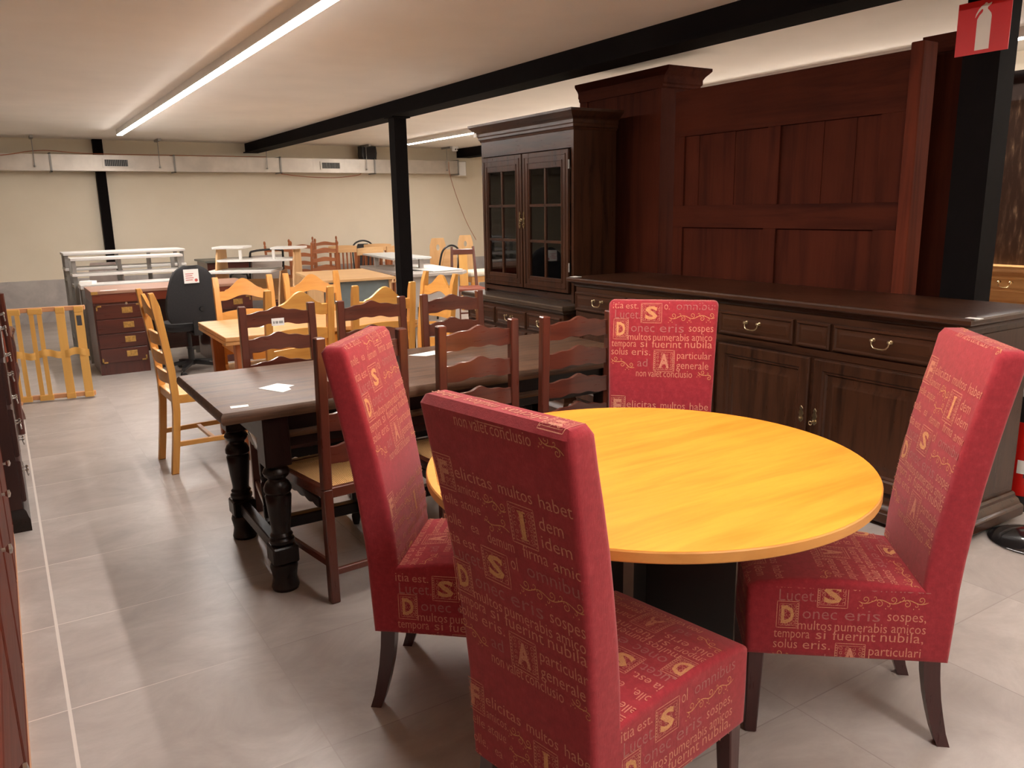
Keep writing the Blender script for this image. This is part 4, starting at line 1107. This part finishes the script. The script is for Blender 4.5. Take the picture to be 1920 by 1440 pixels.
b = MB(); b.moulding([(-.02, .62), (.006, .62), (.012, .63), (.012, .645), (-.02, .65)], -1.4, 1.38, 0, .42); b.build('top', M['cabinet_red'], t)
KN, KZ = (-1.2, -.20, .50, 1.22), (.50, .55, .50, .42)
for i in range(4):
    x0 = -1.37+.69*i
    b = MB(); front(b, x0, x0+.66, .09, .60, .004, DRAW); d = b.build('door', M['cabinet_red'], t)
    b = MB(); b.lathe([(.0005, 0), (.006, -.001), (.006, -.012), (.014, -.02), (.014, -.026), (.0005, -.03)], (KN[i], -.0152, KZ[i]), 12, 'Y'); b.build('knob', M['chrome'], d)

# ------------------------------------------------------------------ white steel shelf frames behind the mahogany desk
def shelf_frame(label, x0, x1, y, d, tops, legs_z):
    t = thing('shelf_frame', label, 'shelf frame', ((x0+x1)/2, y, 0)); w = (x1-x0)/2
    for sx in (-1, 1):
        for yy in (0, d):
            b = MB(); b.box((sx*(w-.03)-.018, yy-.018, 0), (sx*(w-.03)+.018, yy+.018, legs_z)); b.build('leg', M['grey_steel'], t, flat=True)
        for z in (legs_z-.28, .12):
            b = MB(); b.box((sx*(w-.03)-.012, .019, z), (sx*(w-.03)+.012, d-.019, z+.03)); b.build('side_rail', M['grey_steel'], t, flat=True)
    for x in (-w*.12, w*.42):
        b = MB(); b.box((x-.018, d*.4, legs_z-.3), (x+.018, d*.4+.03, legs_z-.0005)); b.build('upright', M['grey_steel'], t, flat=True)
    for z, yy0, yy1 in tops:
        b = MB(); b.box((-w, yy0, z), (w, yy1, z+.028), .004); b.build('shelf', M['white_metal'], t)
    return t
shelf_frame('white steel shelf frame, the nearer one behind the mahogany desk', .60, 1.66, 9.20, .40, [(1.0005, -.06, .20), (.845, -.07, .20)], 1.0)
shelf_frame('white steel shelf frame, the farther one standing before the back wall column', .58, 1.80, 9.80, .40, [(1.0305, -.06, .40), (.87, -.06, .3)], 1.03)
t = thing('desk', 'white desk with thick front edge tucked behind the mahogany desk', 'desk', (.64, 8.86, 0))
b = MB(); b.box((0, 0, .735), (1.06, .29, .78), .004); b.build('desk_top', M['white_metal'], t)
for x in (.03, 1.03):
    for y in (.03, .26):
        b = MB(); b.box((x-.02, y-.02, 0), (x+.02, y+.02, .7345)); b.build('leg', M['grey_steel'], t, flat=True)
t = thing('stacking_chair', 'grey-brown plastic chair seen between the white steel shelf frames and wall', 'chair', (1.09, 10.75, 0), rc(180))
b = MB(); b.slab(lambda u, v: (((u*2-1)*(.19-.03*v**4), -.20-.06*v+.03*(u*2-1)**2, .62+.26*v), (0, 1, 0)), 8, 6, .012); b.build('backrest', plain('brown_grey_shell', (120, 104, 96), .5), t)
b = MB(); b.box((-.2, -.2, .44), (.2, .2, .46), .01); b.build('seat', M['silver'], t)
for sx in (-1, 1):
    b = MB(); b.tube([(sx*.18, -.25, 0), (sx*.18, -.19, .45), (sx*.17, -.225, .70)], .011, 8); b.build('leg', M['grey_steel'], t)
    b = MB(); b.tube([(sx*.18, .22, 0), (sx*.18, .17, .44)], .011, 8); b.build('leg', M['grey_steel'], t)
t = thing('desk', 'dark grey-green topped desk behind the computer desk, against the back wall', 'desk', (2.42, 11.75, 0))
b = MB(); b.box((0, 0, .765), (1.0, .75, .79), .002); b.build('desk_top', M['dark_top'], t)
for x in (.03, .95):
    b = MB(); b.box((x, .04, 0), (x+.025, .70, .7645)); b.build('side_panel', M['mahoganyZ'], t, flat=True)
b = MB(); b.box((.056, .05, .62), (.949, .07, .7645)); b.build('drawer', M['mahoganyX'], t, flat=True)

# ------------------------------------------------------------------ beech computer desk with white shelves
t = thing('computer_desk', 'beech computer desk with curved sides and stacked white shelves', 'computer desk', (2.10, 10.12, 0), rc(-30))
def side_pts(x): return None
def curved(b, xa, xb, H_, d0=.50, d1=.22):
    pts = [(0, 0), (.02+.0, .45)]
    fr = [(-.02+.26*(k_/8)**2.0*.9, H_*k_/8) for k_ in range(9)]
    b.prism(fr+[(.55, H_), (.60, 0)], xa, xb, 'YZ')
for xa in (.06, .80, .98-.0):
    pass
for xa, Hh, nm in ((.055, 1.015, 1), (.80, .735, 0), (.985, 1.0, 1)):
    b = MB(); curved(b, xa, xa+.02, Hh); b.build('side_panel', M['beechZ'], t, flat=True)
def round_shelf(x0, x1, y0, y1, z, r=.05):
    b = MB(); pts = []
    for cx, cy, a0 in ((x1-r, y0+r, -90), (x1-r*.3, y1-r*.3, 0), (x0+r*.3, y1-r*.3, 90), (x0+r, y0+r, 180)):
        rr = r if y0+r == cy else r*.3
        pts += [(cx+rr*math.cos(rc(a0+18*k_)), cy+rr*math.sin(rc(a0+18*k_))) for k_ in range(6)]
    b.prism(pts, z, z+.024, 'XY', .003); return b.build('shelf', M['white_paint'], t)
round_shelf(-.02, .77, -.10, .55, .7362); round_shelf(.076, .984, .08, .55, .862); 
round_shelf(.02, .40, .12, .55, 1.0156); round_shelf(.72, 1.10, .12, .50, 1.0006)
for x in (.36, .76):
    b = MB(); b.box((x-.016, .14, .8862), (x+.016, .17, 1.0004)); b.build('shelf_post', M['white_paint'], t, flat=True)
b = MB(); b.box((.076, .50, .35), (.984, .515, .62)); b.build('back_panel', M['beechX'], t, flat=True)

t = thing('desk', 'beech topped desk with blue-grey front panel left of the black post', 'desk', (2.75, 8.09, 0), rc(-4))
b = MB(); b.prism([(0, 0), (.86, 0), (.90, .5), (.96, 1.45), (.12, 1.40), (.08, .9)], .712, .74, 'XY', .004); b.build('desk_top', M['beechX'], t)
b = MB(); b.box((.09, .07, .18), (.80, .09, .7115)); b.build('front_panel', M['blue_grey'], t, flat=True)
for x in (.05, .80):
    b = MB(); b.box((x, .05, 0), (x+.025, .60, .7115)); b.build('side_panel', M['beechZ'], t, flat=True)
b = MB(); b.box((.22, 1.30, 0), (.90, 1.33, .7115)); b.build('leg_panel', M['beechZ'], t, flat=True)

t = thing('desk', 'silver-grey office desk with raised white monitor shelf beyond the black post', 'desk', (3.80, 8.22, 0), rc(-3))
b = MB(); b.prism([(0, 0), (.72, 0), (.85, .15), (.95, 1.5), (.12, 1.85)], .70, .735, 'XY', .004); b.build('desk_top', M['silver'], t)
b = MB(); b.prism([(.09, .60), (.36, .52), (.60, .60), (.62, 1.95), (.20, 1.95)], .862, .885, 'XY', .003); b.build('monitor_shelf', M['light_grey'], t)
for x, y in ((.20, .72), (.50, .70), (.24, 1.55), (.55, 1.6)):
    b = MB(); b.box((x-.025, y-.025, .7355), (x+.025, y+.025, .8615)); b.build('shelf_post', M['silver'], t, flat=True)
for x, y in ((.08, .08), (.66, .08), (.14, 1.6), (.85, 1.4)):
    b = MB(); b.box((x-.03, y-.03, 0), (x+.03, y+.03, .6995)); b.build('leg', M['silver'], t, flat=True)
b = MB(); b.box((.12, .10, .35), (.62, .115, .6995)); b.build('front_panel', M['silver'], t, flat=True)
sheet('desk_pad', 'thin black desk pad on the silver-grey desk', [(4.12, 8.62), (4.55, 8.58), (4.6, 8.8), (4.15, 8.86)], .7353, 'desk pad', .004, 'black_plastic')
sheet('desk_board', 'white board lying across the silver-grey desk, right of the black post', [(4.20, 8.30), (4.62, 8.36), (4.70, 9.3), (4.16, 9.3)], .7398, 'board', .008, 'white_paint')

# ------------------------------------------------------------------ chairs stored before the back wall
def finial_chair(label):
    t = thing('ladder_back_chair', label, 'chair', (0, 0, 0), 0, 'brown ladder-back chairs with finials by the back wall')
    for sx in (-1, 1):
        b = MB(); b.tube([(sx*.18, 0, 0), (sx*.18, 0, .45), (sx*.185, -.07, .98), (sx*.185, -.075, 1.0), (sx*.185, -.076, 1.015), (sx*.185, -.08, 1.04), (sx*.185, -.082, 1.055)], [.016, .018, .017, .010, .016, .016, .004], 8); b.build('back_post', M['far_brownZ'], t)
        b = MB(); b.tube([(sx*.205, .38, 0), (sx*.205, .38, .45)], .018, 8); b.build('leg', M['far_brownZ'], t)
        b = MB(); b.tube([(sx*.185, 0, .2), (sx*.205, .38, .2)], .009, 6); b.build('stretcher', M['far_brownY'], t)
    for i in range(4):
        z = .93-i*.12; b = MB(); slat(b, .172, z, .045, .012, -.132*(z-.45), .022, .0, .012); b.build('slat', M['far_brownX'], t)
    b = MB(); b.box((-.2, -.01, .44), (.2, .40, .465), .008); b.build('seat', M['pale_rush'], t)
    return t
f0 = finial_chair('brown finial-topped chair right of the computer desk, its back towards us')
f0.location = (3.64, 10.42, 0); f0.rotation_euler = (0, 0, rc(8))
dup(f0, 'brown finial-topped chair turned sideways by the back wall, leftmost of the stored chairs', (3.29, 11.12, 0), rc(-38))
dup(f0, 'brown finial-topped chair by the back wall behind the computer desk top shelf', (3.80, 11.72, 0), rc(-20))
dup(f0, 'brown finial-topped chair farthest back among the stored finial chairs', (4.38, 12.36, 0), rc(170))
def spindle_chair(label):
    t = thing('spindle_back_chair', label, 'chair', (0, 0, 0), 0, 'light wood chairs with upright spindles by the back wall')
    for sx in (-1, 1):
        b = MB(); b.bar((sx*.18, 0, 0), (sx*.18, 0, .45), .034, .034, (0, 1, 0)); b.bar((sx*.18, 0, .4495), (sx*.175, -.07, .90), .034, .03, (0, 1, 0)); b.build('back_post', M['far_brownZ'], t)
        b = MB(); b.bar((sx*.19, .39, 0), (sx*.19, .39, .44), .034, .034, (0, 1, 0)); b.build('leg', M['far_brownZ'], t)
    b = MB(); b.slab(lambda u, v: (((u*2-1)*.20, -.075-.03*(1-(u*2-1)**2), .86+(.09+.012*(1-(u*2-1)**2))*v), (0, 1, 0)), 12, 2, .022); b.build('crest_rail', M['beechX'], t)
    for i in range(5):
        x = -.11+.055*i; b = MB(); b.bar((x, -.005, .455), (x, -.082, .87), .022, .01, (0, 1, 0)); b.build('spindle', M['far_brownZ'], t)
    b = MB(); b.box((-.2, -.01, .435), (.2, .41, .46), .008); b.build('seat', M['beechX'], t)
    return t
s0 = spindle_chair('light spindle-back chair leftmost of its row by the back wall, beside the finial chairs')
s0.location = (4.20, 11.15, 0); s0.rotation_euler = (0, 0, rc(-20))
dup(s0, 'light spindle-back chair with wide pale crest rail, nearest of its row, behind the silver-grey desk', (4.22, 10.28, 0), rc(8))
dup(s0, 'light spindle-back chair by the back wall, second from the black post', (4.78, 11.25, 0), rc(-20))
dup(s0, 'light spindle-back chair by the back wall half hidden by the black post', (4.74, 10.5, 0), rc(8))
def cafe_chair(label, back):
    t = thing('round_back_chair', label, 'chair', (0, 0, 0), 0)
    b = MB(); b.tube(smooth([(-.19, .02, .0), (-.19, 0, .45), (-.185, -.06, .78), (-.14, -.085, .92), (0, -.09, .97), (.14, -.085, .92), (.185, -.06, .78), (.19, 0, .45), (.19, .02, 0)]), .013, 8); b.build('bent_frame', M['black_plastic'], t)
    b = MB(); b.slab(lambda u, v: (((u*2-1)*(.155-.07*v**3), -.03-.05*v, .52+.40*v), (0, 1, 0)), 8, 8, .012); b.build('backrest', M[back], t)
    b = MB(); b.box((-.2, -.01, .44), (.2, .40, .47), .012); b.build('seat', M[back], t)
    for sx in (-1, 1):
        b = MB(); b.tube([(sx*.18, .38, 0), (sx*.18, .36, .44)], .013, 8); b.build('leg', M['black_plastic'], t)
    return t
c_ = cafe_chair('black framed round-back chair among the stored chairs by the back wall', 'black_fabric'); c_.location = (4.97, 12.2, 0); c_.rotation_euler = (0, 0, rc(180))
c_ = cafe_chair('round-back chair with light back and black bent frame, right of the black post', 'beechX'); c_.location = (5.06, 9.60, 0); c_.rotation_euler = (0, 0, rc(20))
t = thing('tubular_armchair', 'black tubular armchair with grey seat behind the computer desk', 'armchair', (2.88, 10.85, 0), rc(15))
for sx in (-1, 1):
    b = MB(); b.tube(smooth([(sx*.26, .22, 0), (sx*.26, .24, .55), (sx*.26, .16, .66), (sx*.26, -.10, .67), (sx*.26, -.22, .60), (sx*.26, -.24, 0)]), .014, 8); b.build('arm', M['black_plastic'], t)
b = MB(); b.tube(smooth([(-.24, -.22, .45), (-.24, -.27, .88), (-.18, -.29, .96), (.18, -.29, .96), (.24, -.27, .88), (.24, -.22, .45)]), .014, 8); b.build('back_tube', M['black_plastic'], t)
b = MB(); b.slab(lambda u, v: (((u*2-1)*.215, -.235-.04*v, .50+.40*v), (0, 1, 0)), 4, 4, .02); b.build('backrest', M['silver'], t)
b = MB(); b.box((-.23, -.22, .42), (.23, .22, .47), .015); b.build('seat', M['silver'], t)
def hole_chair(label):
    t = thing('panel_back_chair', label, 'chair', (0, 0, 0), 0, 'light wood chairs with an oval hole in the back')
    b = MB(); n = 24
    outer, inner = [], []
    for i in range(n):
        a = 2*PI*i/n; c, s_ = math.cos(a), math.sin(a); q = max(abs(c)/.115, abs(s_)/.31)
        outer.append((c/q, .74+s_/q)); inner.append((.024*c, .92+.042*s_))
    for y, fl in ((-.02, 0), (.0, 1)):
        pass
    loops = [[(x, yy-.12*(z-.45), z) for x, z in L] for L, yy in ((outer, -.012), (outer, .006), (inner, .006), (inner, -.012))]
    loops.append(loops[0]); b.loft(loops, cap=False); b.build('backrest', M['beechZ'], t)
    b = MB(); b.box((-.2, -.01, .43), (.2, .40, .465), .01); b.build('seat', M['beechX'], t)
    for sx in (-1, 1):
        for y in (.02, .37):
            b = MB(); b.bar((sx*.175, y, .4295), (sx*.19, y, 0), .035, .035, (0, 1, 0)); b.build('leg', M['beechZ'], t)
    return t
h0 = hole_chair('light wood chair with oval hole in its back, nearest the black post'); h0.location = (5.22, 10.15, 0); h0.rotation_euler = (0, 0, rc(-25))
dup(h0, 'light wood chair with oval hole in its back, beside the glazed cabinet', (6.05, 10.85, 0), rc(-25))
t = thing('dining_chair', 'reddish brown slim chair with leather seat beside the glazed cabinet', 'chair', (5.02, 9.05, 0), rc(165))
for sx in (-1, 1):
    b = MB(); b.bar((sx*.16, 0, 0), (sx*.165, .0, .46), .035, .035, (0, 1, 0)); b.bar((sx*.165, 0, .4595), (sx*.14, -.05, .97), .035, .03, (0, 1, 0), w2=.026); b.build('back_post', M['brownZ'], t)
    b = MB(); b.bar((sx*.17, .38, 0), (sx*.17, .38, .44), .035, .035, (0, 1, 0)); b.build('leg', M['brownZ'], t)
b = MB(); b.box((-.14, -.06, .87), (.14, -.03, .94), .006); b.build('crest_rail', M['brownX'], t)
b = MB(); b.bar((0, -.008, .47), (0, -.045, .88), .11, .012, (0, 1, 0)); b.build('splat', M['slatZ'], t)
b = MB(); b.box((-.19, -.01, .44), (.19, .41, .475), .012, 2); b.build('seat', M['leather_red'], t)
b = MB(); b.box((-.16, .376, .16), (.16, .39, .18)); b.build('stretcher', M['brownX'], t, flat=True)
o_ = tag(MB().box((-.03, -.003, -.05), (.03, .003, .05)).build('price_tag', M['paper'], flat=True), 'white tag hanging on the slim reddish chair beside the glazed cabinet', 'tag')
o_.location = (5.055, 9.145, .86)
t = thing('stool', 'low wooden stool with cream cushion top beside the reddish slim chair', 'stool', (5.84, 10.05, 0))
b = MB(); b.box((-.26, -.2, .50), (.26, .2, .58), .03, 3); b.build('cushion', M['cushion_white'], t)
b = MB(); b.box((-.24, -.18, .42), (.24, .18, .4995)); b.build('seat_frame', M['light_oakX'], t, flat=True)
for sx in (-1, 1):
    for sy in (-1, 1):
        b = MB(); b.bar((sx*.21, sy*.15, .4195), (sx*.21, sy*.15, 0), .04, .04, (0, 1, 0)); b.build('leg', M['yellowZ'], t)
